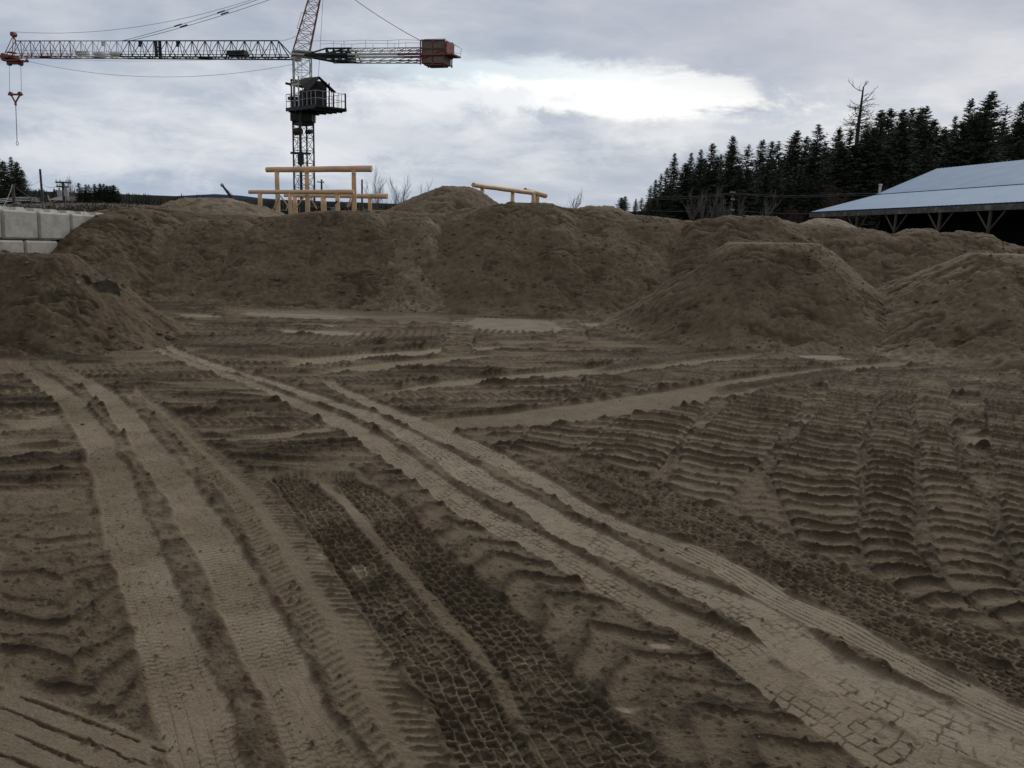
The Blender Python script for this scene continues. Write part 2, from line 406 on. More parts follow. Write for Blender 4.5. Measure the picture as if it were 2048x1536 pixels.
def track_h(rows, *a_, **k_):
    """a track that crosses the view; rows = (px, far py, near py)"""
    cross([G(px, a)[:2] for px, a, b in rows], [G(px, b)[:2] for px, a, b in rows], *a_, **k_)
def track_w(pts, w, *a_, **k_):
    cross([(x, y+w/2) for x, y in pts], [(x, y-w/2) for x, y in pts], *a_, **k_)
def cross(F, N, kind, tone_v, depth=.02, seed=0, rim=.035, n=6):
    global h, tone
    F = np.array(F); N = np.array(N)
    F = F[np.argsort(F[:, 0])]; N = N[np.argsort(N[:, 0])]
    j0, j1 = min(F[0, 0], N[0, 0]), max(F[-1, 0], N[-1, 0]); ylo, yhi = min(N[:, 1])-.3, max(F[:, 1])+.3
    i0, i1 = np.searchsorted(ys, [ylo, yhi])
    x, y = XX[i0:i1], YY[i0:i1]*.5+gy[i0:i1]*.5
    yf = np.interp(x, F[:, 0], F[:, 1]); yn = np.interp(x, N[:, 0], N[:, 1]); wd = np.maximum(yf-yn, .05)
    t = (y-yn)/wd; ed = np.minimum(t, 1-t)*wd + .04*(vn(x*3, y*6, seed)-.5)
    ends = sst(x, j0, j0+.5)*(1-sst(x, j1-.5, j1)); m = sst(ed, -.03, .03)*ends
    f5 = fin[i0:i1]; md = mid[i0:i1]
    if kind == 'smooth':
        c = t*n; li = sst(np.abs(c-np.floor(c)-.5), .38, .48)*sst(vn(x*2, np.floor(c)*3.1, seed), .3, .6)
        z = -depth - .004*li + .004*(f5-.5); to = tone_v - .20*li + .08*(md-.5)
    elif kind == 'ridge':
        b = np.sin(np.clip(t, 0, 1)*math.pi)
        z = depth*b*(.7+.8*md) + .02*(f5-.5)*b; to = tone_v - .15*b*f5
    elif kind == 'lug':
        q = x/.17 + .5*(vn(x*2, y*2, seed)-.5) + .3*np.abs(t-.5)*3; r = ridge_wave(q, .5)**2*(.4+.7*hsh(np.floor(q), seed))
        z = .03*r; to = tone_v - .3*r
    elif kind == 'tread':
        q = x/.13 + 2.2*np.abs(t-.5) + .8*(vn(x*2, y*2, seed)-.5); bar = sst(np.abs(q-np.floor(q)-.5), .10, .34)*sst(np.abs(t-.5), .02, .10)
        st_ = .5+.7*vn(x*1.2, y*3, seed+1)
        z = .022*bar*st_ - depth*.5; to = tone_v + .24*(1-bar)*st_ - .06*bar
    elif kind == 'mud':
        z = .0*x - depth + .008*(f5-.5); to = tone_v + .10*(md-.5)
    h[i0:i1] = h[i0:i1]*(1-m) + z*m; tone[i0:i1] = tone[i0:i1]*(1-m) + to*m
    e2_ = np.exp(-((ed+.05)/.045)**2)*ends*sst(fbm(x, y*2, 1.7, 3, seed+3), .34, .6)
    h[i0:i1] += rim*e2_*(.4+1.3*f5); tone[i0:i1] -= .26*e2_

# many overlapping older prints between the near field and the bank
_re = np.random.RandomState(4)
for _k in range(96):
    _Y = 9.0 + 12.0*_re.rand()**1.1; _x0 = _re.uniform(-9, 7); _L = _re.uniform(2.5, 8); _s = _re.uniform(.0, .28); _w = _re.uniform(.22, .5)
    _kd = ('tread', 'ridge', 'tread', 'mud', 'tread')[_k % 5]; _c = _re.uniform(-.03, .03)
    _xs = np.linspace(_x0, _x0+_L, 7)
    track_w([(a_, _Y+_s*(a_-_x0)+_c*(a_-_x0-_L/2)**2) for a_ in _xs], _w*(.35 if _kd == 'ridge' else 1), _kd, {'tread': .29, 'ridge': .19, 'mud': .56}[_kd]+_re.uniform(-.05, .05), .04 if _kd == 'ridge' else .015, _k)
# far cross tracks first, later ones lie on top
track_h([(370, 676, 690), (650, 700-30, 690), (760, 662, 680), (1000, 652, 668), (1214, 645, 663)], 'lug', .37, .02, 1)
track_h([(380, 700, 708), (650, 697, 710), (889, 683, 690), (1214, 664, 672), (1330, 662, 668)], 'ridge', .26, .05, 2)
track_h([(560, 718, 735), (700, 708, 722), (900, 694, 706), (1050, 690, 698)], 'smooth', .66, .02, 3)
track_h([(620, 742, 752), (780, 722, 738), (900, 712, 724), (1010, 706, 714)], 'smooth', .62, .02, 4)
track_h([(0, 838, 872), (160, 822, 850)], 'smooth', .62, .02, 7); track_h([(0, 900, 925), (175, 888, 908)], 'smooth', .58, .02, 8)
track_h([(0, 962, 972), (190, 935, 947)], 'ridge', .22, .04, 9)
track_h([(470, 905, 913), (600, 897, 905), (760, 884, 892)], 'ridge', .2, .05, 10)
track_h([(430, 872, 886), (600, 858, 874), (720, 846, 862)], 'smooth', .62, .02, 11)
track_h([(380, 820, 832), (520, 808, 822), (640, 800, 814)], 'ridge', .24, .04, 12)
track_h([(210, 762, 774), (330, 745, 757), (420, 738, 748)], 'ridge', .26, .04, 13)
# prints at the foot of the long bank
track_v([(630, 905, 960), (660, 893, 952), (704, 878, 944)], 'lug', .46, .02, 3, P=.30, rim=.02)
track_v([(630, 1102, 1158), (650, 1106, 1166), (690, 1112, 1180)], 'lug', .46, .02, 4, P=.30, rim=.02)
# fans of lug prints on the right
track_v([(760, 1180, 1290), (830, 1090, 1250), (900, 1010, 1230)], 'lug', .43, .02, 6, P=.27, rim=.02)
track_v([(745, 1330, 1450), (830, 1240, 1400), (930, 1130, 1330)], 'lug', .45, .02, 7, P=.26, rim=.03)
track_v([(770, 1500, 1630), (877, 1375, 1561), (946, 1340, 1506), (1000, 1300, 1460)], 'lug', .43, .02, 8, P=.27, rim=.03)
track_v([(760, 1660, 1770), (807, 1651, 1755), (877, 1580, 1722), (946, 1533, 1713), (1015, 1565, 1727), (1100, 1600, 1722)], 'lug', .41, .02, 10, P=.27, rim=.035)
track_v([(750, 1760, 1830), (807, 1755, 1824), (877, 1734, 1827), (946, 1731, 1831), (1084, 1724, 1831), (1140, 1727, 1863), (1174, 1787, 1898), (1260, 1900, 2030)], 'lug', .37, .02, 11, P=.26, rim=.045)
track_v([(760, 1832, 1902), (877, 1834, 1907), (946, 1838, 1925), (1015, 1848, 1980), (1084, 1859, 1990), (1174, 1900, 2030), (1260, 2030, 2160)], 'lug', .43, .02, 13, P=.27, rim=.045)
track_v([(740, 1955, 2040), (790, 1962, 2050), (877, 1980, 2080), (1015, 1997, 2110), (1120, 2030, 2150)], 'lug', .37, .02, 12, P=.25, rim=.045)
track_h([(720, 786, 800), (779, 779, 788), (889, 760, 776), (992, 750, 764), (1094, 741, 758), (1197, 732, 752), (1350, 714, 735), (1500, 699, 716), (1620, 687, 698)], 'smooth', .60, .025, 5)
track_h([(1180, 736, 744), (1350, 712, 722), (1500, 700, 707), (1620, 690, 694)], 'ridge', .25, .05, 15, n=3)
track_h([(800, 845, 866), (889, 832, 862), (992, 824, 856), (1128, 808, 848), (1350, 776, 814), (1444, 760, 796), (1547, 744, 782), (1686, 730, 748), (1824, 718, 732)], 'smooth', .56, .03, 6, n=8)
track_h([(1420, 778, 786), (1530, 762, 771), (1640, 744, 754), (1700, 735, 742)], 'ridge', .24, .055, 16)
track_h([(1485, 788, 796), (1580, 768, 778), (1700, 744, 752)], 'ridge', .24, .05, 17)
# big loose prints, foreground centre
track_v([(930, 690, 800), (1000, 790, 900), (1070, 855, 1030), (1174, 960, 1190), (1262, 1079, 1320), (1349, 1145, 1480), (1436, 1250, 1600), (1536, 1340, 1850)], 'biglug', .46, .03, 5, P=.40, rim=0)
track_v([(1130, 0, 250), (1240, 0, 262), (1340, 0, 295), (1400, 120, 310), (1450, 230, 320)], 'biglug', .40, .03, 8, P=.30, rim=0)
track_v([(1500, -60, 120), (1536, -80, 260)], 'biglug', .30, .03, 9, P=.3, rim=0)
# dark ribbed track in the low left corner runs to the right
track_v([(1352, -60, 40), (1390, -60, 130), (1430, -60, 220), (1480, -60, 310), (1536, 90, 335)], 'smooth', .50, .01, 4, n=1, rim=0)
# dark hexagon prints
HC = dict(P=.100, n=6, rim=.022)
track_v([(955, 538, 612), (993, 560, 650), (1000, 565, 681), (1070, 618, 732), (1174, 688, 830), (1262, 748, 905), (1349, 814, 985), (1436, 864, 1023), (1536, 918, 1086)], 'honey', .30, .036, 2, **HC)
track_v([(955, 652, 702), (1000, 697, 797), (1070, 751, 859), (1174, 840, 964), (1262, 922, 1079), (1349, 992, 1145), (1436, 1040, 1250), (1536, 1092, 1348)], 'honey', .30, .036, 5, **HC)
track_v([(926, 1088, 1112), (953, 1118, 1183), (987, 1187, 1280), (1038, 1282, 1370), (1087, 1405, 1480), (1140, 1508, 1590), (1192, 1598, 1689), (1244, 1717, 1811), (1297, 1820, 1916), (1349, 1933, 2023), (1401, 2030, 2150)], 'honey', .31, .032, 3, **HC)
track_v([(920, 1140, 1190), (953, 1200, 1299), (987, 1275, 1365), (1017, 1360, 1440), (1087, 1500, 1612), (1140, 1605, 1699), (1192, 1706, 1811), (1244, 1829, 1933), (1297, 1938, 2048), (1349, 2050, 2200)], 'honey', .31, .032, 6, **HC)
track_v([(960, 615, 654), (1000, 678, 700), (1070, 727, 756), (1174, 820, 850), (1262, 893, 932), (1349, 975, 1004), (1436, 1016, 1050)], 'smooth', .50, .0, 4, n=1, rim=.01)
# left pair: smooth pale loader tracks with a broken ridge between them
track_v([(735, 50, 110), (808, 180, 200), (856, 208, 236), (941, 260, 300), (1089, 322, 386), (1233, 386, 446), (1342, 436, 500), (1432, 472, 538), (1536, 508, 580)], 'clod', .49, .050, 4, rim=0)
track_v([(790, 255, 275), (822, 262, 300), (890, 320, 362), (941, 368, 405), (993, 405, 445), (1089, 470, 505), (1233, 560, 590), (1342, 615, 645), (1432, 660, 680)], 'clod', .47, .050, 7, rim=0)
track_v([(722, 0, 45), (753, 50, 104), (774, 79, 133), (808, 116, 180), (856, 147, 210), (890, 167, 234), (941, 178, 262), (993, 195, 281), (1089, 213, 322), (1161, 235, 347), (1233, 253, 384), (1342, 290, 434), (1432, 311, 470), (1536, 336, 507)], 'smooth', .58, .010, 1, n=5, rim=.02)
track_v([(722, 82, 118), (753, 128, 174), (774, 172, 219), (808, 205, 262), (856, 238, 304), (890, 263, 328), (941, 297, 372), (993, 328, 413), (1089, 384, 481), (1161, 416, 521), (1233, 445, 572), (1342, 500, 622), (1432, 538, 670), (1536, 579, 765)], 'smooth', .61, .010, 3, n=5, rim=.02)
track_v([(778, 258, 278), (822, 302, 345), (856, 335, 386), (890, 365, 422), (941, 408, 495), (993, 450, 560), (1089, 508, 633), (1161, 548, 680), (1233, 590, 738), (1342, 645, 800), (1432, 682, 850), (1536, 770, 905)], 'chev', .56, .012, 5, P=.085, rim=.02)
# curved pair in the middle: block prints, and the ribbed one beside them
track_v([(712, 386, 400), (733, 430, 445), (788, 570, 600), (850, 740, 772), (902, 815, 850), (970, 912, 945), (1021, 985, 1030), (1070, 1095, 1125), (1140, 1225, 1262), (1209, 1345, 1390), (1279, 1525, 1560)], 'clod', .40, .055, 6, rim=0)
track_v([(760, 590, 640), (800, 680, 708), (850, 800, 822), (902, 905, 932), (953, 990, 1035), (1021, 1110, 1150), (1070, 1225, 1260), (1140, 1355, 1420), (1192, 1480, 1520), (1300, 1690, 1715)], 'clod', .40, .050, 2, rim=0)
track_v([(690, 270, 304), (712, 342, 386), (740, 403, 452), (764, 478, 522), (788, 533, 581), (822, 605, 670), (850, 670, 740), (902, 738, 815), (970, 838, 912), (1021, 905, 992), (1070, 1000, 1096), (1140, 1130, 1226), (1209, 1240, 1345), (1279, 1385, 1528), (1349, 1480, 1620), (1419, 1570, 1800), (1536, 1740, 2100)], 'block', .66, .020, 2, P=.088, n=6, rim=.03)
track_v([(690, 308, 330), (712, 372, 405), (733, 427, 458), (753, 500, 535), (774, 556, 600), (816, 672, 735), (850, 760, 811), (902, 846, 910), (970, 934, 1024), (1021, 1043, 1128), (1073, 1115, 1231), (1140, 1258, 1360), (1192, 1375, 1508), (1244, 1480, 1606), (1314, 1560, 1700), (1384, 1689, 1863), (1454, 1820, 2080), (1510, 1950, 2300)], 'block', .71, .022, 7, P=.088, n=6, rim=.03)
track_v([(762, 636, 660), (799, 705, 750), (850, 818, 882), (902, 928, 999), (953, 1033, 1094), (1004, 1122, 1183), (1056, 1222, 1282), (1087, 1310, 1400), (1140, 1420, 1508), (1192, 1508, 1584), (1244, 1609, 1717), (1297, 1717, 1804), (1349, 1811, 1920), (1419, 1951, 2060), (1480, 2080, 2220)], 'rib', .68, .012, 4, n=6, rim=.022)
# grooves of the ribbed tyre, low left corner
i1 = np.searchsorted(ys, 5.6); xg, yg = XX[:i1], YY[:i1]
a, b = np.array(G(0, 1375)[:2]), np.array(G(330, 1500)[:2]); dd = (b-a)/np.linalg.norm(b-a)
tt = (xg-a[0])*(-dd[1]) + (yg-a[1])*dd[0]; ss = (xg-a[0])*dd[0] + (yg-a[1])*dd[1]
mm = sst(tt, -.66, -.60)*(1-sst(tt, .02, .06))*(1-sst(ss, np.linalg.norm(b-a)-.05, np.linalg.norm(b-a)+.05))
g_ = tt/.125; g_ = sst(np.abs(g_-np.floor(g_)-.5), .34, .47)*sst(vn(ss*9, np.floor(g_)*3.0, 1), .25, .5)
h[:i1] = h[:i1]*(1-mm) + (-.005 - .014*g_ + .006*(fin[:i1]-.5))*mm; tone[:i1] = tone[:i1]*(1-mm) + (.58 - .34*g_)*mm
# patches of paler tone
for px, py, rx, ry, st in ((735, 1140, .17, .20, .42), (1945, 905, .17, .22, .30), (655, 1110, .12, .12, .15), (1320, 1290, .10, .06, .25), (1245, 1420, .12, .05, .3), (1430, 685, .35, .25, .25), (250, 702, .9, .12, .3), (640, 652, .9, .2, .28), (1970, 760, .25, .3, .25), (1840, 755, .3, .2, .2)):
    c = G(px, py); e = np.hypot((XX-c.x)/rx, (YY-c.y)/ry) + .9*(fbm(XX, YY, 7, 3, 1)-.5)
    m = 1-sst(e, .45, 1.1); tone += st*m
# foot of the bank: fine wet silt lies in pale sheets
sheet = sst(YY - (19.3 + 1.2*(fbm(XX, YY, .5, 2, 1)-.5)), 0, .8)*(1-sst(np.abs(XX+2.6), 4.4, 5.6))
sheet = sheet*sst(fbm(XX*.5, YY, 1.1, 3, 4), .38, .5)
sheet = sheet*.6*(1-sst(XX, -2.2, -1.2)); h = h*(1-.7*sheet); tone = tone*(1-sheet) + (.58+.1*(mid-.5))*sheet
# puddles sit in shallow hollows
PUD = [((1030, 650), 1.02, .95, 'p'), ((590, 632), 1.15, .34, 'l'), ((640, 666), .75, .22, 'l'), ((1648, 716), .46, .30, 's'), ((395, 633), .5, .25, 'l'), ((1195, 651), .33, .28, 's')]
wet = np.zeros_like(h)
for (px, py), rx, ry, _ in PUD:
    c = G(px, py); e = np.maximum(np.abs(XX-c.x)/rx, np.abs(YY-c.y)/ry)*.6 + .4*np.hypot((XX-c.x)/rx, (YY-c.y)/ry) + .30*(fbm(XX, YY, 3.5, 4, 2)-.5)
    m = 1-sst(e, .86, 1.0); h = h*(1-m) - .012*m; wet = np.maximum(wet, m); ring = np.exp(-((e-1.0)/.12)**2); tone = tone*(1-m)+.75*m + .26*ring
# loose crumbs everywhere that is not packed
loose = 1-sst(tone, .42, .62)
h += .013*loose*np.clip(fin-.42, 0, 1)*2 + .006*loose*(vfin-.5)*2 + .02*(big-.5)
h += .028*np.clip(fbm(XX, YY, 17, 2, 3)-.70, 0, 1)*4*loose
tone -= .10*loose*np.clip(fin-.5, 0, 1)*2
h = h*(1-wet) - .02*wet
ground = grid_object('yard_ground', XX, YY, h, np.clip(tone, 0, 1), SOIL, kind='structure')
del gx, gy, lug, rr, r1, r2, r3, l1, l2, l3, q, rut, rut2, brk, clod, left, hs, ts
# far ground, one sheet to the horizon, a hand below the churned surface
m_ = MB(); m_.add([(-6000, -40, -.09), (6000, -40, -.09), (6000, 9000, -.09), (-6000, 9000, -.09)], [(0, 1, 2, 3)])
FIELD = mat('field', (.035, .034, .021), .95, .35, .05, spec=0)
tag(m_.build('field', FIELD), kind='structure')
# shallow standing water
WATER = bpy.data.materials.new('muddy_water'); WATER.use_nodes = True; t = NT(WATER.node_tree)
p = WATER.node_tree.nodes['Principled BSDF']; oc = t.new('ShaderNodeTexCoord').outputs['Object']
t.put(p, 'Base Color', t.ramp(t.noise(oc, 2.2, 4, .6), [(.3, (.34, .30, .225)), (.7, (.44, .395, .31))])); p.inputs['Roughness'].default_value = .09
bb = t.new('ShaderNodeBump'); bb.inputs['Strength'].default_value = .25; bb.inputs['Distance'].default_value = .004
t.put(bb, 'Height', t.noise(oc, 9, 3, .5)); t.put(p, 'Normal', bb.outputs[0])
for (px, py), rx, ry, _ in PUD:
    c = G(px, py); m_ = MB(); n = 28
    m_.add([(c.x+1.5*rx*math.cos(2*math.pi*i/n), c.y+1.5*ry*math.sin(2*math.pi*i/n), .004) for i in range(n)], [tuple(range(n))])
    tag(m_.build('puddle', WATER), kind='structure')
# ------------------------------------------------------------------ heaps of soil
def heap(name, spine, k, label, group=None, step=.035, seed=0, tone0=.47, rough=1.0, spread=4.2, plateau=0.0, kf=None, lumps=1.0, base=-.12, r0_=.28, wob=.5, ytop=None, crest=.05):
    """spine: world points along the crest. Sides fall at slope k."""
    S = np.array([tuple(p) for p in spine]); zt = S[:, 2].max(); rad = (zt+.15)/k*1.12 + plateau
    x0, x1, y0, y1 = S[:, 0].min()-rad, S[:, 0].max()+rad, S[:, 1].min()-rad, S[:, 1].max()+min(rad, 1.6 if ytop is None else ytop)
    xs = np.arange(x0, x1, step); yv = np.arange(y0, y1, step); X, Y = np.meshgrid(xs, yv)
    wx = X + wob*(fbm(X, Y, .55, 3, seed)-.5)*1.6 + .22*(fbm(X, Y, 2.2, 3, seed+1)-.5); wy = Y + wob*(fbm(X, Y, .5, 3, seed+2)-.5)*1.2 + .18*(fbm(X, Y, 2.0, 3, seed+3)-.5)
    Z = np.full_like(X, -9.)
    segs = list(zip(S[:-1], S[1:])) if len(S) > 1 else [(S[0], S[0])]
    for a, b in segs:
        d = b-a; L = max(d[0]**2+d[1]**2, 1e-6)
        t = np.clip(((wx-a[0])*d[0]+(wy-a[1])*d[1])/L, 0, 1)
        ds = np.hypot(wx-a[0]-t*d[0], wy-a[1]-t*d[1]); ds = np.maximum(ds-plateau, 0)
        ds = np.sqrt(ds*ds + r0_*r0_) - r0_
        Z = np.maximum(Z, a[2]+t*d[2] - k*ds)
    # the toe spreads out
    toe = np.clip((.45-Z)/.9, 0, 1); Z = Z + .20*toe*toe*(Z > -1)
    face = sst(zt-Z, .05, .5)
    rill = fbm(X*2.6, Y*.55, 1.2, 4, seed+1)-.5
    m1 = fbm(X, Y, 1.4, 4, seed+4)-.5; m2 = fbm(X, Y, 6.0, 4, seed+5)-.5; m3 = fbm(X, Y, 14., 3, seed)-.5; m4 = fbm(X, Y, 34., 2, seed+1)-.5; hz_ = fbm(X*1.6, Y*7, 2.4, 4, seed+4)-.5
    cl = np.clip(fbm(X, Y, 3.3, 3, seed+2)-.66, 0, 1)*6*sst(fbm(X, Y, .8, 2, seed+3), .42, .6)
    slump = sst(fbm(X*.5, Y, 2.6, 4, seed+2), .60, .66)*(1-sst(fbm(X*.5, Y, 2.6, 4, seed+2), .66, .78))
    dent = np.clip(fbm(X*.8, Y*1.6, 2.1, 3, seed+1)-.66, 0, 1)*4
    Z = Z + rough*(.045*rill*face + .035*m1 + .020*m2 + .050*m3 + .030*m4) + lumps*(.05*cl - .09*dent) - .05*slump
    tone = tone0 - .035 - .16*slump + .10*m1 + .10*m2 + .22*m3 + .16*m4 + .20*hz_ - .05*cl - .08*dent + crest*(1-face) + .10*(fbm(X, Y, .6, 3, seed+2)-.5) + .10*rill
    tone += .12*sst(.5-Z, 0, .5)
    keep = (Z > base)
    ze = np.minimum.reduce([ (X-x0)/.2, (x1-X)/.2, (Y-y0)/.2])
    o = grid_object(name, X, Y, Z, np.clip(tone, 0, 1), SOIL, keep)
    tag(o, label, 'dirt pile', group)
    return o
FR = 'front heaps of soil at the edge of the yard'
heap('dirt_pile', [W(-260, 490, 15.9), W(20, 507, 15.9), W(112, 509, 15.9)], .80, 'flat topped brown soil pile with broken slabs in its side, at left', FR, .022, 1, .30, plateau=.2, wob=.16, r0_=.10, crest=.06)
heap('dirt_pile', [W(1495, 486, 20.2), W(1610, 487, 20.3)], .72, 'flat topped brown soil pile standing alone in front of the bank, right of centre', FR, .025, 2, .46, plateau=.25, wob=.2, r0_=.12, crest=.09)
heap('dirt_pile', [W(1975, 507, 19.4), W(2200, 515, 19.2)], .58, 'flat topped pale soil pile cut by the right edge of the picture', FR, .028, 3, .50, plateau=.3, wob=.25, r0_=.12, crest=.09)
LB = 'lobes of the long soil bank'
lobes = [
 ([(205, 426, 23.7), (262, 414, 24.4), (330, 424, 24.8)], 'leftmost lobe of the long soil bank, against the blocks'),
 ([(395, 440, 24.6), (480, 440, 24.8)], 'lobe of the long soil bank just below the pale mound left of the log frame'),
 ([(545, 436, 24.8), (635, 422, 25.0), (735, 420, 25.2)], 'lobe of the long soil bank directly below the log frame'),
 ([(775, 440, 25.0), (850, 436, 25.0)], 'narrow slumped lobe of the soil bank below the high central peak'),
 ([(925, 428, 25.2), (1010, 404, 25.4), (1095, 406, 25.4)], 'widest, tallest lobe of the soil bank above the rectangular puddle'),
 ([(1190, 420, 25.6), (1240, 422, 25.8)], 'lobe of the soil bank right of the wide central one'),
 ([(1400, 440, 25.4), (1455, 431, 25.4), (1545, 432, 25.6)], 'broad lobe of the soil bank behind the lone front pile'),
 ([(1660, 456, 26.0), (1725, 457, 26.2)], 'lobe of the soil bank at the left end of the shed'),
 ([(1825, 457, 26.2), (1858, 456, 26.4)], 'rounded lobe of the soil bank below the middle of the shed'),
 ([(1925, 462, 26.4), (1975, 468, 26.4)], 'last lobe of the soil bank, sloping down at the right edge'),
]
for i, (sp, lb) in enumerate(lobes):
    heap('dirt_pile', [W(*q) for q in sp], .70 + .03*math.sin(i*2.1), lb, LB, .030, 4+i*3, (.55 if i == 3 else .42 + .03*math.sin(i*1.7)), r0_=.20, wob=.30, ytop=1.0, rough=1.9 if i == 3 else 1.0)
prof = [(150, 432), (200, 419), (245, 412), (300, 410), (345, 416), (420, 424), (500, 426), (545, 430), (600, 424), (640, 420), (700, 418), (780, 418), (840, 424), (900, 424), (960, 408), (1040, 402), (1090, 404), (1140, 412), (1180, 415), (1215, 415), (1260, 424), (1330, 433), (1370, 439), (1430, 434), (1500, 432), (1560, 436), (1600, 444), (1700, 451), (1745, 456), (1788, 465), (1850, 458), (1885, 461), (1930, 463), (1972, 468), (2000, 480), (2050, 492), (2140, 495)]
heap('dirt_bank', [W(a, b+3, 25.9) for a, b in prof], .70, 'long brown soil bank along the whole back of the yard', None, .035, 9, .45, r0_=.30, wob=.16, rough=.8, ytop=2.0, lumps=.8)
heap('dirt_pile', [W(345, 412, 30.5), W(385, 397, 31), W(450, 396, 31), W(500, 408, 31)], .55, 'pale tan mound rising behind the bank, left of the log frame', 'mounds behind the bank', .06, 5, .60, r0_=.8, wob=.3, ytop=2.0)
heap('dirt_pile', [W(862, 388, 31), W(895, 371, 31.3), W(935, 373, 31.3)], .56, 'high pointed soil mound with a dark slump, highest of all the piles', 'mounds behind the bank', .045, 6, .50, r0_=.35, wob=.5, rough=1.3, ytop=2.5)
heap('dirt_pile', [W(1180, 411, 33), W(1215, 412, 33.2)], .5, 'low mound peeping over the bank right of the slanted log', 'mounds behind the bank', .07, 7, .50, r0_=.4, wob=.3, ytop=2.5)
heap('dirt_pile', [W(1640, 436, 36), W(1670, 438, 36)], .5, 'small pale tan mound below the left corner of the shed', 'mounds behind the bank', .07, 8, .58, r0_=.4, wob=.3, ytop=2.5)
# ------------------------------------------------------------------ tower crane
RED = mat('faded_red_paint', (.27, .085, .06), .6, .3, 3, dirt=(.12, .05, .035))
WHITE = mat('chalky_white_paint', (.62, .62, .58), .6, .12, 2, dirt=(.40, .37, .32))
DGREEN = mat('dark_green_paint', (.018, .028, .026), .55, .3, 2)
CABLE = mat('steel_cable', (.12, .12, .125), .5, .2, 2)
GALV = mat('galvanised_rail', (.42, .43, .43), .5, .2, 3)
CONC = mat('counterweight_concrete', (.22, .18, .15), .9, .25, 2, dirt=(.13, .09, .075))
DARKM = mat('black_machinery', (.014, .015, .015), .6, .3, 3)
TARP = mat('green_tarpaulin', (.035, .060, .035), .8, .3, 3)
RUSTY = mat('rusty_steel_underside', (.050, .035, .03), .8, .3, 3)
def rotq(c, half, ang):
    return [Vector((c[0]+half*math.sqrt(2)*math.cos(ang+math.pi/4+i*math.pi/2), c[1]+half*math.sqrt(2)*math.sin(ang+math.pi/4+i*math.pi/2), 0)) for i in range(4)]
def lattice(b, c0, c1, z0, z1, h0, h1, ang, n, rl, rb, xx=True):
    """square lattice tower from centre c0 to c1"""
    P = []
    for i in range(n+1):
        t = i/n; c = Vector(c0)*(1-t)+Vector(c1)*t; z = z0+(z1-z0)*t
        q = rotq(c, h0+(h1-h0)*t, ang)
        for v in q: v.z = z
        P.append(q)
    for j in range(4):
        b.bar(P[0][j], P[-1][j], rl, 6)
        k = (j+1) % 4
        for i in range(n):
            b.bar(P[i][j], P[i+1][k], rb, 4)
            if xx: b.bar(P[i][k], P[i+1][j], rb, 4)
        for i in range(0, n+1): b.bar(P[i][j], P[i][k], rb, 4)
    return P
crane = empty('tower_crane', (0, 0, 0))
tag(crane, 'tall old tower crane with red, white and dark green lattice jib over the yard', 'crane')
YC = 65.0
base = W(609, 400, YC); cx, cy = base.x, YC
zp = W(630, 226, YC).z       # underside of the slewing platform
m = MB(); PL = lattice(m, (cx, cy), (cx, cy), 0, zp, .56, .56, R(41), 10, .062, .019)
low = m.build('lower_mast', DGREEN, crane)
m = MB(); m.bar((cx-.02, cy-.82, 0), (cx-.02, cy-.82, zp-.3), .10, 6); m.box((cx-.02, cy-.84, W(608, 308, YC).z), (1.5, .12, .16)); m.box((cx, cy-.84, W(608, 318, YC).z), (.42, .14, .9))
m.build('inner_column', DGREEN, crane)
m = MB()
for dx_ in (-.45, -.28): m.bar((cx+dx_, cy, 0), (cx+dx_, cy, zp), .014, 4)
for i in range(int(zp/.35)): m.bar((cx-.45, cy, .3+i*.35), (cx-.28, cy, .3+i*.35), .012, 4)
m.build('ladder', DGREEN, crane)
m = MB(); m.box((cx, cy, zp-.38), (1.62, 1.3, .62)); m.box((cx, cy, zp-.82), (1.1, 1.1, .25), R(41)); m.build('slewing_ring', DARKM, crane, bevel=.05)
for dx_, rz_ in ((-.48, .27), (.36, .16)):
    m = MB(); m.bar((cx+dx_, cy-.55, zp-1.45), (cx+dx_+.5, cy-.75, zp-1.4), rz_, 12); m.build('slewing_motor', RUSTY if dx_ < 0 else DARKM, crane)
# base ballast
m = MB(); m.box((cx+.1, cy, .6), (4.4, 4.4, .5)); m.box((cx+1.6, cy-1.2, 1.4), (1.7, 1.5, 1.8)); m.box((cx-1.2, cy-1, 1.25), (1.6, 1.4, 1.4)); m.build('ballast_base', DARKM, crane, bevel=.05)
# platform: a deck longer to the right, turned a little towards the camera
A = W(597, 217, YC+.5); B = W(656, 224, YC-2.6); zd = A.z - .10
pa = (Vector((B.x, B.y, 0))-Vector((A.x, A.y, 0))); Lp = pa.length; pa.normalize(); pn = Vector((-pa.y, pa.x, 0))
KS = Lp/5.0; Lp = 5.0
def PF(s, t, z): return Vector((A.x, A.y, 0)) + pa*(s*KS) + pn*t + Vector((0, 0, zd+z))
def PB(m, s0, s1, t0, t1, z0, z1):
    vs = [PF(s, t, z) for s in (s0, s1) for t in (t0, t1) for z in (z0, z1)]
    m.add(vs, [(0, 1, 3, 2), (4, 6, 7, 5), (0, 4, 5, 1), (2, 3, 7, 6), (0, 2, 6, 4), (1, 5, 7, 3)])
m = MB(); PB(m, 0, Lp, -1.0, 1.5, -.12, 0)
for s in (.4, 1.6, 2.6, 3.4, 4.3): PB(m, s, s+.12, -1.02, 1.5, -.30, -.122)
PB(m, 0, Lp, -1.06, -1.0, -.22, .04); PB(m, 0, Lp, 1.5, 1.56, -.22, .04); PB(m, .2, Lp*.78, .1, .35, -.34, -.123)
m.build('platform_deck', DARKM, crane)
m = MB()
for t_ in (-1.0, 1.5):
    for z_ in (.5, 1.0): m.bar(PF(0, t_, z_), PF(Lp, t_, z_), .018, 4)
    for i in range(8): s = Lp*i/7; m.bar(PF(s, t_, 0), PF(s, t_, 1.0), .022, 4)
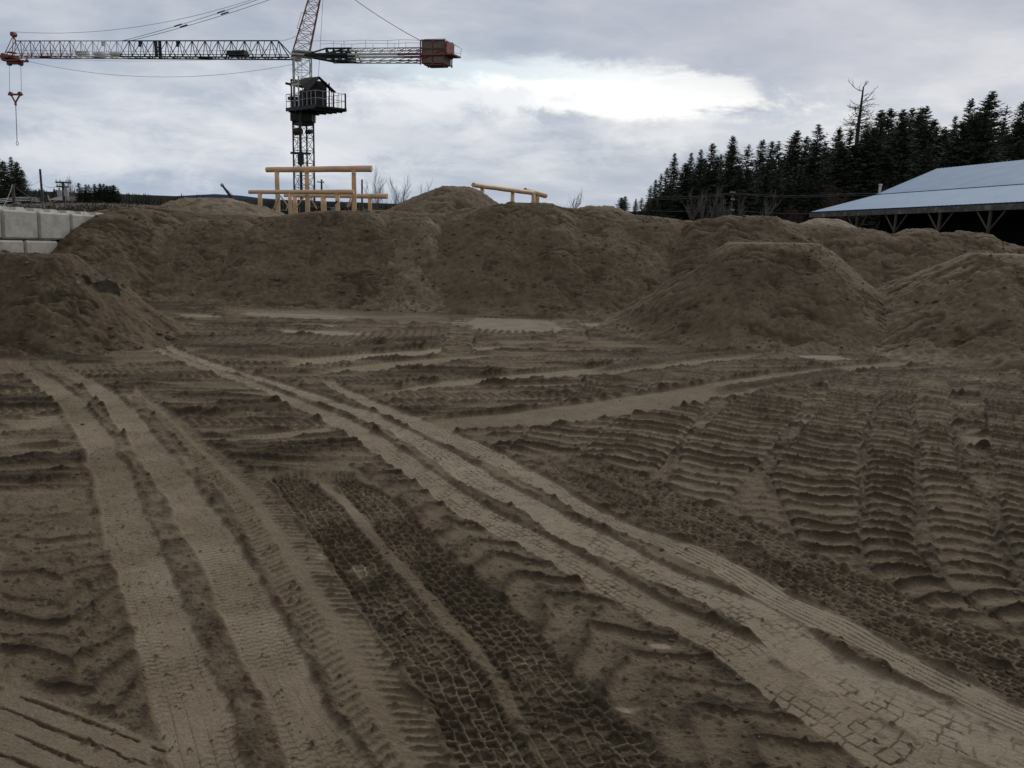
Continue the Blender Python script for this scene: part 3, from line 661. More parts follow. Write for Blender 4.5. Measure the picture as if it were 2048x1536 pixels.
for s in (0, Lp):
    for z_ in (.5, 1.0): m.bar(PF(s, -1, z_), PF(s, 1.5, z_), .018, 4)
    for t_ in (-.4, .3, .9): m.bar(PF(s, t_, 0), PF(s, t_, 1.0), .02, 4)
m.build('guard_rail', GALV, crane)
for s, t_ in ((3.55, -.9), (3.95, .2), (Lp-.05, .5), (Lp-.03, 1.45)): m = MB(); m.bar(PF(s, t_, 0), PF(s, t_, 1.05), .05, 4); m.build('dark_post', DARKM, crane)
# winch house and its canopy
m = MB(); PB(m, 1.15, 2.35, -.6, .9, .012, .95); PB(m, 1.35, 1.85, -.55, .6, .951, 1.25); PB(m, 1.9, 2.7, -.45, 1.1, .013, 1.95); PB(m, .15, 1.05, -.7, .2, .01, .55); PB(m, .0, .75, -.9, -.3, .62, .85); PB(m, 3.4, 3.75, -.6, .4, .01, .55)
m.build('winch_house', DARKM, crane, bevel=.04)
m = MB(); a, b = PF(2.7, .2, .5), PF(3.35, .2, .5); m.bar(a, b, .48, 16); m.build('winch_drum', DARKM, crane)
m = MB(); z1, z2 = 2.25, 2.85
pts = [(.9, -1.05, 1.72), (2.75, -1.05, 1.50), (1.1, .1, 2.22), (3.05, .1, 2.14), (3.5, .1, 2.12), (4.0, 1.2, 1.15), (3.1, 1.3, 1.2), (1.1, 1.2, 1.6)]
V_ = [PF(*q) for q in pts]; V2 = [v+Vector((0, 0, .03)) for v in V_]
m.add(V2[:4]+V_[:4], [(0, 1, 3, 2), (4, 6, 7, 5), (0, 4, 5, 1), (0, 2, 6, 4), (1, 5, 7, 3), (2, 3, 7, 6)])
can = m.build('canopy', TARP, crane)
m = MB(); W4 = [V_[3], V_[4], V_[5], V_[6]]; W5 = [v+Vector((0, 0, .04)) for v in W4]
m.add([V_[3]-Vector((0, 0, .03)), V_[1]-Vector((0, 0, .03)), PF(3.7, -1.0, .98), PF(3.4, .1, 2.0)] + [V_[3]+Vector((0, 0, .03)), V_[1]+Vector((0, 0, .03)), PF(3.72, -1.0, 1.03), PF(3.4, .1, 2.05)], [(0, 1, 2, 3), (4, 7, 6, 5), (0, 4, 5, 1), (1, 5, 6, 2), (2, 6, 7, 3)])
m.add(W4+W5, [(0, 1, 2, 3), (4, 7, 6, 5), (0, 4, 5, 1), (1, 5, 6, 2), (2, 6, 7, 3)])
m.build('canopy_end', RUSTY, crane)
m = MB(); PB(m, .9, 2.5, -1.10, -1.06, 1.50, 1.66); m.bar(PF(2.45, -1.12, 0), PF(2.45, -1.12, 2.1), .05, 5); m.build('canopy_trim', WHITE, crane)
m = MB(); m.bar(W(571, 166.5, YC-.9), W(640, 181, YC-.9), .085, 4); m.bar(W(582, 160, YC+.4), W(640, 165.5, YC+.4), .08, 4); m.bar(PF(.95, -1, 0), PF(.95, -1, 2.0), .06, 4); m.bar(PF(3.45, .9, 0), PF(3.45, .9, 1.8), .05, 4)
m.build('canopy_beam', DARKM, crane)
# white mast above the ring
zt = W(608, 117, YC).z
m = MB(); UP = lattice(m, (cx, cy), (cx, cy), zd, zt, .62, .62, R(19), 4, .046, .018)
for i in range(10): m.bar((cx-.25, cy-.3, zd+.3+i*.4), (cx+.05, cy-.3, zd+.3+i*.4), .012, 4)
m.bar((cx-.25, cy-.3, zd), (cx-.25, cy-.3, zt), .018, 4); m.bar((cx+.05, cy-.3, zd), (cx+.05, cy-.3, zt), .018, 4)
m.build('upper_mast', WHITE, crane)
zj = W(606, 108, YC).z
m = MB(); m.box((cx, cy, (zt+zj)/2+.02), (1.5, 1.45, .12), R(19)); m.box((cx, cy, zj+.12), (1.44, 1.38, .08), R(19)); m.box((cx-.3, cy-.2, zt-.1), (.5, .5, .25), R(19)); m.build('head_frame', WHITE, crane)
# leaning red peak
TP = W(641, -52, YC)
m = MB(); lattice(m, (cx-.05, cy), (TP.x, cy), zj+.16, TP.z, .60, .32, R(19), 8, .042, .018)
m.build('peak_tower', RED, crane)
m = MB(); a, b = W(594, 57, YC), W(603, 25, YC)
for q in (0, .22, .42): m.bar(a+Vector((q, .0, .0)), b+Vector((q*.9, 0, 0)), .018, 4)
m.bar(a, a+Vector((.45, 0, -.05)), .018, 4); m.bar(b, b+Vector((.6, 0, -.1)), .018, 4)
m.build('peak_ladder_cage', GALV, crane)
# jib
JR, JT = W(585, 117, YC), W(28, 114, 72.0); JT.z = W(28, 114, 72).z
jd = (JT-JR); JL = jd.length; jd.normalize(); js = Vector((jd.y, -jd.x, 0)).normalized(); 
HJ = 1.24; HW = .46
def JP(s, side, hh): return JR + jd*s + js*(side*HW) + Vector((0, 0, hh))
def s_at(px): # distance along the jib of a photo column
    lo, hi = 0, JL
    for _ in range(40):
        mid_ = (lo+hi)/2; P_ = JR+jd*mid_
        u = (P_-Vector((0, 0, CAM_H))); pxx = 1024+FPX*u.dot(rt)/u.dot(fw)
        lo, hi = (mid_, hi) if pxx > px else (lo, mid_)
    return lo
def jib_part(name, s0, s1, M, n, r, root=False, tip=False, parent=None):
    m = MB(); ds = (s1-s0)/n
    for sd in (-1, 1): m.bar(JP(s0, sd, 0), JP(s1, sd, 0), r*1.35, 5)
    t0 = s0 + (ds if root else 0); t1 = s1
    m.bar(JP(t0, 0, HJ), JP(t1, 0, HJ), r*1.2, 5)
    for i in range(n):
        a, b_ = s0+i*ds, s0+(i+1)*ds; c = (a+b_)/2
        if root and i == 0:
            for sd in (-1, 1): m.bar(JP(a, sd, 0), JP(b_, 0, HJ), r, 4); m.bar(JP(b_, sd, 0), JP(b_, 0, HJ), r*.7, 4)
        else:
            for sd in (-1, 1):
                m.bar(JP(a, sd, 0), JP(c, 0, HJ), r*.75, 4); m.bar(JP(b_, sd, 0), JP(c, 0, HJ), r*.75, 4)
            m.bar(JP(a, -1, 0), JP(a, 0, HJ), r*.6, 4)
        m.bar(JP(a, -1, 0), JP(a, 1, 0), r*.8, 4); m.bar(JP(a, -1, 0), JP(b_, 1, 0), r*.6, 4)
        m.bar(JP(a, -1, .17), JP(b_, -1, .17), r*.7, 4)
        if i % 2: m.bar(JP(a, .3, 0), JP(a, .3, .35), r*.9, 4)
    m.box((JP((s0+s1)/2, 0, -.02)), (.9, .5, .08), math.atan2(jd.y, jd.x))
    return m.build(name, M, crane)
sG, sW, sR = s_at(248), s_at(152), s_at(34)
jib_part('jib_section', 0, sG, DGREEN, 13, .040, root=True)
jib_part('jib_section', sG+.01, sW, WHITE, 4, .034)
jib_part('jib_section', sW+.01, sR, RED, 6, .034)
m = MB()
for s in (s_at(200), s_at(232)): m.box(JP(s, 0, .25), (.9, .45, .22), math.atan2(jd.y, jd.x))
m.box(JP(s_at(165), 0, .3), (1.1, .3, .28), math.atan2(jd.y, jd.x)); m.build('jib_catwalk_box', WHITE, crane)
m = MB(); s_ = s_at(475); m.box(JP(s_, 0, .34), (1.5, .6, .35), math.atan2(jd.y, jd.x)); m.bar(JP(s_-.6, 0, .45), JP(s_+.6, 0, .2), .18, 8); m.build('trolley_winch', DARKM, crane)
m = MB(); s_ = s_at(317)
for sd in (-1, 1): m.box((JP(s_, sd*.5, HJ/2)), (.28, .05, HJ), math.atan2(jd.y, jd.x))
m.build('jib_splice', DGREEN, crane)
for px in (281, 356):
    m = MB(); p_ = JP(s_at(px), 0, HJ); m.box(p_-Vector((0, 0, .2)), (.16, .12, .4)); m.bar(p_-Vector((.0, 0, .42)), p_-Vector((0, 0, .34)), .14, 8); m.build('hanging_lamp', DARKM, crane)
m = MB(); p_ = JP(s_at(207), 0, HJ); m.box(p_-Vector((0, 0, .2)), (.16, .12, .36)); m.build('hanging_lamp', WHITE, crane)
# jib nose
m = MB(); n0 = sR; tip = JP(n0+.95, 0, .30)
m.bar(JP(n0, 0, HJ), JP(n0+.2, 0, HJ+.42), .06, 5); m.bar(JP(n0+.2, 0, HJ+.42), JP(n0+1.35, 0, .1), .035, 4); m.bar(JP(n0, 0, HJ), JP(n0+1.2, 0, .05), .03, 4); m.bar(JP(n0, 0, HJ), JP(n0+.3, 0, 0), .03, 4)
for sd in (-1, 1): m.bar(JP(n0, sd, 0), JP(n0+1.35, sd*.6, 0), .06, 5); m.bar(JP(n0, sd, 0), JP(n0+.2, 0, HJ+.4), .035, 4)
m.box(JP(n0+.8, 0, .0), (1.2, .8, .22), math.atan2(jd.y, jd.x)); m.box(JP(n0+.55, 0, .35), (.6, .5, .08), math.atan2(jd.y, jd.x))
m.bar(JP(n0+.15, -.4, HJ+.5), JP(n0+.15, .4, HJ+.5), .20, 10); m.bar(JP(n0+1.25, -.5, .05), JP(n0+1.25, .5, .05), .24, 10)
m.build('jib_nose', RED, crane)
# trolley under the nose
sT = s_at(29)
def JU(ds_, dz_, side=0): return JP(sT+ds_, side, dz_)
m = MB(); zt_ = -.30
m.box(JU(0, zt_), (1.7, .8, .12), math.atan2(jd.y, jd.x)); m.box(JU(0, zt_-.18), (1.2, .5, .14), math.atan2(jd.y, jd.x))
for s in (-.8, .8):
    for sd in (-1, 1): m.bar(JU(s, zt_, sd), JU(s, .0, sd), .04, 4); m.bar(JU(s, zt_+.08, sd*.8), JU(s, zt_+.08, sd*1.1), .13, 10)
m.bar(JU(-.8, zt_, -1), JU(.2, .1, -1), .03, 4)
trol = m.build('trolley', RED, crane)
for s in (-.58, .58): m = MB(); m.bar(JU(s, zt_-.2, -.25), JU(s, zt_-.2, .25), .19, 12); m.build('sheave', RED, trol)
# hook block
hk = empty('crane_hook_block', (0, 0, 0)); tag(hk, 'red triangular hook block hanging on two thin cables below the jib tip', 'hook block')
YH = JU(0, 0).y; h1, h2 = W(19, 189, YH), W(43, 189, YH); hb = W(31, 205, YH)
m = MB(); m.bar(h1-Vector((.1, 0, 0)), h2+Vector((.1, 0, 0)), .085, 6); m.bar(h1+Vector((.15, 0, -.05)), hb, .07, 5); m.bar(h2-Vector((.15, 0, .05)), hb, .07, 5); m.bar(hb+Vector((0, 0, .1)), hb-Vector((0, 0, .25)), .09, 6)
m.build('frame', RED, hk)
for q in (h1, h2): m = MB(); m.bar(q+Vector((.12*(1 if q is h1 else -1), -.1, .05)), q+Vector((.12*(1 if q is h1 else -1), .1, .05)), .17, 12); m.build('sheave', RED, hk)
m = MB(); h3 = W(34, 282, YH)
n = 26; a = hb-Vector((0, 0, .25))
for i in range(n):
    p0, p1 = a.lerp(h3, i/n), a.lerp(h3, (i+.85)/n); m.bar(p0, p1, .042 if i % 2 else .028, 4)
m.build('chain_sling', CABLE, hk)
m = MB(); c_ = W(34.5, 287, YH)
for i in range(10):
    t0_, t1_ = 2*math.pi*i/10, 2*math.pi*(i+1)/10
    m.bar(c_+Vector((.09*math.cos(t0_), 0, .16*math.sin(t0_))), c_+Vector((.09*math.cos(t1_), 0, .16*math.sin(t1_))), .025, 4)
m.build('ring', CABLE, hk)
# ropes
def rope(name, a, b, sag, r=.018, n=18, parent=crane):
    a, b = Vector(a), Vector(b); m = MB(); pts = []
    for i in range(n+1):
        t_ = i/n; p_ = a.lerp(b, t_); p_.z -= sag*4*t_*(1-t_); pts.append(p_)
    m.path(pts, r, 4); return m.build(name, CABLE, parent)
rope('hoist_cable', JU(.58, zt_-.2), h1, 0, .016, 2); rope('hoist_cable', JU(-.58, zt_-.2), h2, 0, .016, 2)
TPv = TP
for px, yy_ in ((246, .12), (262, -.12)):
    rope('pendant_cable', JP(s_at(px), 0, HJ), TPv+Vector((0, yy_, -.1 if px == 246 else -.5)), .25, .018)
    for f in (.30, .52):
        p_ = JP(s_at(px), 0, HJ).lerp(TPv+Vector((0, yy_, -.1)), f); p_.z -= .25*4*f*(1-f)+(.12 if px != 246 else 0)*f*2; m = MB(); m.bar(p_-Vector((.35, 0, .1)), p_+Vector((.25, 0, .1)), .055, 4); m.build('cable_clamp', CABLE, crane)
rope('top_cable', JP(n0+.15, 0, HJ+.7), TPv, 1.35, .014)
rope('slack_cable', JU(-.9, zt_+.05), W(590, 128, YC), 1.10, .012)
rope('slack_cable', JP(n0-1.5, 0, -.05), W(575, 112, YC), .30, .010)
rope('trolley_cable', JP(n0, 0, .55), JP(1.2, 0, .62), .12, .012)
rope('slack_cable', W(555, 82, YC), W(597, 70, YC), .1, .012, 6)
# counter jib
C0, C1 = W(624, 112, YC-.2), W(868, 111, 61.6); cd_ = (C1-C0); CL = cd_.length; cd_.normalize(); cs = Vector((-cd_.y, cd_.x, 0)).normalized()
def CP(s, side, hh): return C0 + cd_*s + cs*(side*.55) + Vector((0, 0, hh))
def s_c(px): return CL*(px-624)/(868-624)
m = MB(); m2 = MB()
s1, s2, s3 = s_c(662), s_c(706), s_c(805)
for sd in (-1, 1):
    m.bar(CP(-.3, sd, -.02), CP(s1, sd, .42), .06, 5); m.bar(CP(-.3, sd, -.05), CP(s1, sd, -.33), .06, 5); m.bar(CP(-.1, sd, 0), CP(s2, sd, .02), .12, 5)
    m.bar(CP(s1, sd, .42), CP(s2+.3, sd, .42), .07, 5); m.bar(CP(s1, sd, -.38), CP(s2+.3, sd, -.38), .06, 5)
    for i in range(4): a_ = s1+(s2-s1)*i/3; m.bar(CP(a_, sd, .42), CP(a_+.5, sd, -.38), .05, 4); m.bar(CP(a_, sd, -.38), CP(a_, sd, .42), .05, 4)
m.bar(CP(s1, -1, .42), CP(s1, 1, -.38), .08, 5); m.bar(CP(s2, -1, .42), CP(s2, 1, -.38), .08, 5); m.bar(CP(s1, -1, -.38), CP(s2, 1, -.38), .06, 4); m.bar(CP(s1, 1, .42), CP(s2, -1, .42), .05, 4); m.box(CP(s2-.2, 0, -.1), (.16, .9, .7), math.atan2(cd_.y, cd_.x))
m.build('counter_jib_root', DGREEN, crane)
for a0, a1, M_, nm in ((s2, s3, WHITE, 'counter_jib_section'), (s3, s_c(852), RED, 'counter_jib_section')):
    m = MB(); n = max(3, int((a1-a0)/.75))
    for sd in (-1, 1):
        m.bar(CP(a0, sd, .42), CP(a1, sd, .42), .035, 4); m.bar(CP(a0, sd, .22), CP(a1, sd, .20), .03, 4); m.bar(CP(a0, sd, 0), CP(a1, sd, 0.02), .085, 5); m.bar(CP(a0, sd, -.22), CP(a1, sd, -.22), .03, 4); m.bar(CP(a0, sd, -.42), CP(a1, sd, -.42), .035, 4)
        for i in range(n):
            x0_, x1_ = a0+(a1-a0)*i/n, a0+(a1-a0)*(i+1)/n
            m.bar(CP(x0_, sd, .2), CP(x1_, sd, .42), .022, 4); m.bar(CP(x0_, sd, -.42), CP(x1_, sd, -.22), .022, 4); m.bar(CP(x0_, sd, .2), CP(x0_, sd, .42), .02, 4)
            if sd > 0: m.bar(CP(x0_, -1, -.42), CP(x1_, 1, -.42), .02, 4); m.bar(CP(x0_, -1, .42), CP(x0_, 1, .42), .02, 4)
    m.build(nm, M_, crane)
z_ = .98
for sd in (-1, 1):
    m = MB()
    for k in range(10):
        a_, b_ = s_c(634)+(s_c(850)-s_c(634))*k/10, s_c(634)+(s_c(850)-s_c(634))*(k+1)/10
        m.bar(CP(a_, sd, z_-.05+.03*math.sin(k*1.7)), CP(b_, sd, z_-.05+.03*math.sin(k*1.7+1.7)), .013, 4)
        if k in (2, 3, 5, 7, 8): m.bar(CP(a_, sd, .42), CP(a_, sd, z_-.05), .014, 4)
    m.build('counter_jib_rail', GALV, crane)
# counterweights and the red cradle
sA, sB = s_c(851), s_c(894); ang_ = math.atan2(cd_.y, cd_.x)
for k in range(2):
    w_ = (sB-sA)/2; m = MB(); m.box(CP(sA+w_*(k+.5), 0, .12), (w_-.03, 1.25, 1.52), ang_); m.build('counterweight', CONC, crane, bevel=.03)
m = MB()
for s in (sA-.05, (sA+sB)/2, sB+.03):
    for sd in (-1.2, 1.2): m.bar(CP(s, sd, .9), CP(s, sd, -.72), .045, 4)
for z_ in (.9, .34, -.12, -.60): 
    for sd in (-1.2, 1.2): m.bar(CP(sA-.05, sd, z_), CP(sB+.1, sd, z_), .04, 4)
m.bar(CP(sA, -1.22, -.35), CP(sB, -1.22, .30), .035, 4)
m.box(CP((sA+sB)/2+.3, 0, -.04), (2.5, 1.5, .10), ang_); m.box(CP(sB+.15, 0, .45), (.12, 1.3, .75), ang_); m.box(CP((sA+sB)/2, 0, -.70), (1.3, 1.2, .08), ang_)
m.build('counterweight_cradle', RED, crane)
m = MB()
for sd in (-1.2, 1.2):
    m.bar(CP(sB, sd, .95), CP(s_c(912), sd, .58), .015, 4); m.bar(CP(s_c(912), sd, .58), CP(s_c(911), sd, -.05), .015, 4); m.bar(CP(sB, sd, .35), CP(s_c(911), sd, .2), .013, 4); m.bar(CP(sA+.2, sd, .95), CP(sB+.1, sd, .97), .014, 4)
m.bar(CP(s_c(912), -1.2, .58), CP(s_c(912), 1.2, .58), .015, 4); m.build('end_rail', GALV, crane)
rope('pendant_cable', CP(s_c(844), 0, .95), TPv+Vector((.1, .1, 0)), .25, .02)
rope('hoist_cable', W(647, -20, YC), PF(2.9, .2, 1.0), 0, .014, 3)
rope('hanging_cable', PF(2.3, -.9, -.1), PF(2.35, -.9, -2.9), 0, .012, 3)
# ------------------------------------------------------------------ peeled log frames
LOG = bpy.data.materials.new('peeled_log'); LOG.use_nodes = True; t = NT(LOG.node_tree); p = LOG.node_tree.nodes['Principled BSDF']
oc = t.new('ShaderNodeTexCoord').outputs['Object']; nz = t.noise(t.vm('MULTIPLY', oc, (.6, 3, 3)), 1.5, 5, .6)
t.put(p, 'Base Color', t.mix(t.smooth(t.noise(oc, 1.1, 4, .6), .5, .7), t.ramp(nz, [(.3, (.72, .45, .24)), (.7, (.88, .61, .37))]), (.60, .45, .32))); p.inputs['Roughness'].default_value = .7
CUT = mat('fresh_cut_end', (.80, .46, .22), .8, .15, 3)
LUMB = mat('brace_lumber', (.62, .47, .30), .8, .2, 3)
def log_frame(label, beam, posts, group, r=.20, braces=(), second=None):
    root = empty('log_frame', (0, 0, 0)); tag(root, label, 'log frame', group)
    a, b = W(*beam[0]), W(*beam[1]); m = MB(); n = 12; pts = []
    for i in range(n+1):
        q = a.lerp(b, i/n); q.z += .006*math.sin(i*1.9); pts.append(q)
    r0__, r1__ = beam[2]
    m.tube(pts, [r0__+(r1__-r0__)*i/n for i in range(n+1)], 14, cap=False); be = m.build('beam', LOG, root, smooth=True)
    d = (b-a).normalized()
    for q, rr_, sg in ((a, r0__, -1), (b, r1__, 1)):
        m = MB(); m.bar(q-d*sg*.02, q+d*sg*.012, rr_*.99, 14); m.build('cut_end', CUT, be)
    for (px, ptop, Y, pr, zb) in posts:
        top = W(px, ptop, Y); lower = Vector((top.x, top.y, zb)); mm = MB()
        mm.tube([lower+(top-lower)*i/6+Vector((.01*math.sin(i*2.0), 0, 0)) for i in range(7)], [pr*(1.06-.03*i/2) for i in range(7)], 12); po = mm.build('post', LOG, root, smooth=True)
        tt = ((top.x-a.x)/(b.x-a.x)); c = a.lerp(b, tt); rr_ = r0__+(r1__-r0__)*tt
        mm = MB(); mm.box(c+Vector((0, -rr_*.62, -.05)), (pr*2.1, rr_*.9, rr_*1.55)); mm.build('notch', CUT, be, bevel=.05)
    for (x0_, y0_, x1_, y1_, Y) in braces:
        mm = MB(); mm.bar(W(x0_, y0_, Y), W(x1_, y1_, Y), .045, 4); mm.build('brace', LUMB, root)
    return root
GR = 'peeled log frames behind the bank'
log_frame('tall peeled log frame whose ridge beam stands highest, in front of the crane mast', [(533, 339.5, 55), (743, 337.5, 54), (.165, .205)],
          [(554, 345, 54.8, .15, 0), (614, 345, 54.6, .15, 0), (708, 345, 54.2, .15, 0)], GR,
          braces=[(546, 420, 560, 390, 54.6), (561, 392, 577, 413, 54.7), (588, 420, 612, 389, 54.4), (617, 389, 634, 418, 54.4), (694, 414, 704, 391, 54), (698, 414, 708, 391, 54.1)])
log_frame('low front log frame with the longest beam, its left end sticking out farthest left', [(498.5, 384, 51), (707, 384, 49.6), (.115, .145)],
          [(520, 388, 50.8, .13, 0), (580, 388, 50.4, .12, 0), (675, 388, 49.8, .13, 0)], GR)
log_frame('low rear log frame whose beam sticks out to the right of the tall frame', [(569, 391, 59), (774, 392.5, 57), (.105, .175)],
          [(590, 395, 58.7, .15, 0), (647, 395, 58.2, .19, 0), (740, 396, 57.3, .13, 0)], GR, braces=[(572, 420, 580, 405, 58.5), (668, 412, 678, 398, 57.8)])
log_frame('slanting peeled log on short posts beyond the high central mound', [(947, 370, 44), (1066, 386, 50.5), (.125, .135)],
          [(965, 375, 44.9, .115, 0), (1025.5, 384, 48.2, .115, 0), (1067, 389, 50.3, .115, 0)], GR)
lg = empty('peeled_log', (0, 0, 0)); tag(lg, 'short peeled log end lying behind the lower end of the slanting log', 'log')
mm = MB(); a, b = W(1050, 381, 52), W(1091, 391.5, 53.5); mm.tube([a, a.lerp(b, .5), b], [.16]*3, 12, cap=False); mm.build('trunk', LOG, lg, smooth=True)
mm = MB(); mm.bar(b-(b-a).normalized()*.03, b+(b-a).normalized()*.01, .16, 12); mm.build('cut_end', CUT, lg)
mm = MB(); lo_ = a.lerp(b, .6); mm.bar((lo_.x, lo_.y, 0), (lo_.x, lo_.y, lo_.z), .13, 10); mm.build('post', LOG, lg)
# small dark tool leaning by the frames
tl = MB(); tl.bar(W(663, 415, 49), W(674, 402, 49), .05, 5); tag(tl.build('leaning_stick', DARKM), 'short dark stick leaning against a post of the low front log frame', 'stick')
# loader boom far behind the pale mound
bo = empty('derrick_boom', (0, 0, 0)); tag(bo, 'dark leaning derrick boom with a round tip and guy cables above the pale mound', 'derrick')
a, b = W(445, 371, 60), W(468, 402, 60)
mm = MB(); mm.bar(b-(a-b)*.4, a, .13, 6, .07); mm.build('boom', mat('rusty_boom', (.06, .04, .035), .8, .3, 3), bo)
mm = MB(); mm.tube([a+Vector((0, 0, -.1)), a+Vector((-.02, 0, 0)), a+Vector((-.03, 0, .1)), a+Vector((-.03, 0, .16))], [.06, .13, .12, .03], 10); mm.build('tip', GALV, bo, smooth=True)
mm = MB(); mm.bar(a, W(478, 402, 60), .015, 4); mm.bar(a, W(474, 402, 60), .015, 4); mm.build('cable', CABLE, bo)
# ------------------------------------------------------------------ concrete block wall
BLK = bpy.data.materials.new('cast_concrete'); BLK.use_nodes = True; t = NT(BLK.node_tree); p = BLK.node_tree.nodes['Principled BSDF']
oc = t.new('ShaderNodeTexCoord').outputs['Object']
c_ = t.ramp(t.noise(oc, 3, 6, .65), [(.25, (.30, .29, .24)), (.55, (.46, .45, .38)), (.8, (.58, .56, .50))])
c_ = t.mix(t.m('MULTIPLY', t.smooth(t.noise(oc, 22, 3, .7), .60, .68), .7), c_, (.10, .10, .085)); c_ = t.mix(t.m('MULTIPLY', t.smooth(t.noise(t.vm('MULTIPLY', oc, (3, 3, .5)), 2.0, 4, .6), .55, .75), .35), c_, (.16, .155, .12))
t.put(p, 'Base Color', c_); p.inputs['Roughness'].default_value = .92
bb = t.new('ShaderNodeBump'); bb.inputs['Strength'].default_value = .6; bb.inputs['Distance'].default_value = .01; t.put(bb, 'Height', t.noise(oc, 16, 6, .7)); t.put(p, 'Normal', bb.outputs[0])
wd = Vector((.165, .986, 0)).normalized(); wn_ = Vector((-wd.y, wd.x, 0)); ws = W(3, 417, 20.6)
BL, BH, BD = 1.22, .745, .75
rw = math.atan2(wd.y, wd.x)
def block(s, row, label, slope=-.045):
    m = MB(); c0 = Vector((ws.x, ws.y, ws.z)) + wd*(s+BL/2) + wn_*(BD/2) + Vector((0, 0, slope*(s+BL/2) - BH*row - BH/2)); 
    M = Matrix.Rotation(rw, 3, 'Z') @ Matrix.Rotation(-math.atan(slope)*1.0, 3, 'Y')
    o = empty('concrete_block', (0, 0, 0)); tag(o, label, 'concrete block', 'stacked concrete blocks of the wall at left')
    hx, hy, hz = (BL-.035)/2, BD/2, (BH-.03)/2; b_ = .045
    prof_ = []
    vs = []; 
    for x_ in (-hx, -hx+b_, hx-b_, hx):
        e = b_ if abs(x_) == hx else 0
        for (y_, z_) in ((-hy+e, -hz+b_), (-hy+b_+e*.5, -hz+e*.3), (hy-e, -hz+e*.3), (hy-e, hz-e), (-hy+b_+e*.5, hz-e), (-hy+e, hz-b_)):
            vs.append(c0 + M @ Vector((x_, y_, z_)))
    fs = [(i*6+j, i*6+(j+1) % 6, (i+1)*6+(j+1) % 6, (i+1)*6+j) for i in range(3) for j in range(6)] + [tuple(range(6))[::-1], tuple(range(18, 24))]
    m.add(vs, fs); m.build('block_body', BLK, o)
    if row == 0:
        m = MB()
        for q in (-.3, .28):
            k0 = c0 + M @ Vector((q, 0.02, hz)); V8 = []
            for (sx_, sz_) in ((.20, -.02), (.13, .085)):
                for a_, b__ in ((-1, -1), (1, -1), (1, 1), (-1, 1)): V8.append(k0 + M @ Vector((a_*sx_, b__*sx_*.95, sz_)))
            m.add(V8, [(0, 1, 2, 3)[::-1], (4, 5, 6, 7), (0, 1, 5, 4), (1, 2, 6, 5), (2, 3, 7, 6), (3, 0, 4, 7)])
        m.build('lifting_key', BLK, o)
block(-BL*2, 0, 'nearest concrete block in the top row of the wall, past the picture edge')
block(-BL, 0, 'top row concrete block cut off by the left edge of the picture')
block(0, 0, 'whole concrete block in the top row of the wall, nearest the camera')
block(BL, 0, 'second whole concrete block of the top row, partly covered by soil at its foot')
block(BL*2, 0, 'third top row concrete block, only its upper part clear of the soil')
block(BL*3, 0, 'farthest top row concrete block, where the wall disappears into the bank')
block(-BL*.45-BL, 1, 'lower row concrete block under the edge of the picture')
block(-BL*.45, 1, 'lower row concrete block just above the flat topped left pile')
block(BL*.55, 1, 'lower row concrete block half buried by the slope of the bank')
# ------------------------------------------------------------------ slabs and stones
STONE = mat('dark_slab', (.065, .052, .035), .9, .35, 3, .8, 14, dirt=(.13, .11, .08))
STONE2 = mat('pale_stone', (.22, .195, .16), .9, .25, 4, .6, 14)
CLODM = mat('clay_lump', (.105, .080, .047), .95, .3, 6, .8, 30)
def rock(name, c, size, rz, seed, M_, label, cat, tilt=0.0, group=None):
    rn = random.Random(seed); bm_v = []
    import bmesh
    me = bpy.data.meshes.new(name); bm = bmesh.new(); bmesh.ops.create_icosphere(bm, subdivisions=3, radius=.5)
    cuts = [(Vector((rn.uniform(-1, 1), rn.uniform(-1, 1), rn.uniform(-.6, 1))).normalized(), rn.uniform(.18, .36)) for _ in range(13)]
    for v in bm.verts:
        for n_, d_ in cuts:
            k = v.co.dot(n_)
            if k > d_: v.co -= n_*(k-d_)
        v.co += Vector((rn.uniform(-1, 1), rn.uniform(-1, 1), rn.uniform(-1, 1)))*.022
        v.co = Vector((v.co.x*size[0]*1.3, v.co.y*size[1]*1.3, v.co.z*size[2]*1.3))
    bm.to_mesh(me); bm.free(); me.materials.append(M_); o = bpy.data.objects.new(name, me); col.objects.link(o)
    o.location = c; o.rotation_euler = (tilt, tilt*.6, rz); tag(o, label, cat, group); return o
def hit(px, py, back=0.0):
    """where the sight line meets the built surface"""
    dg = bpy.context.evaluated_depsgraph_get(); o_ = Vector((0, 0, CAM_H)); d_ = (W(px, py, 10)-o_).normalized()
    ok, loc, *_r = sc.ray_cast(dg, o_, d_); return loc if ok else G(px, py)
bpy.context.view_layer.update()
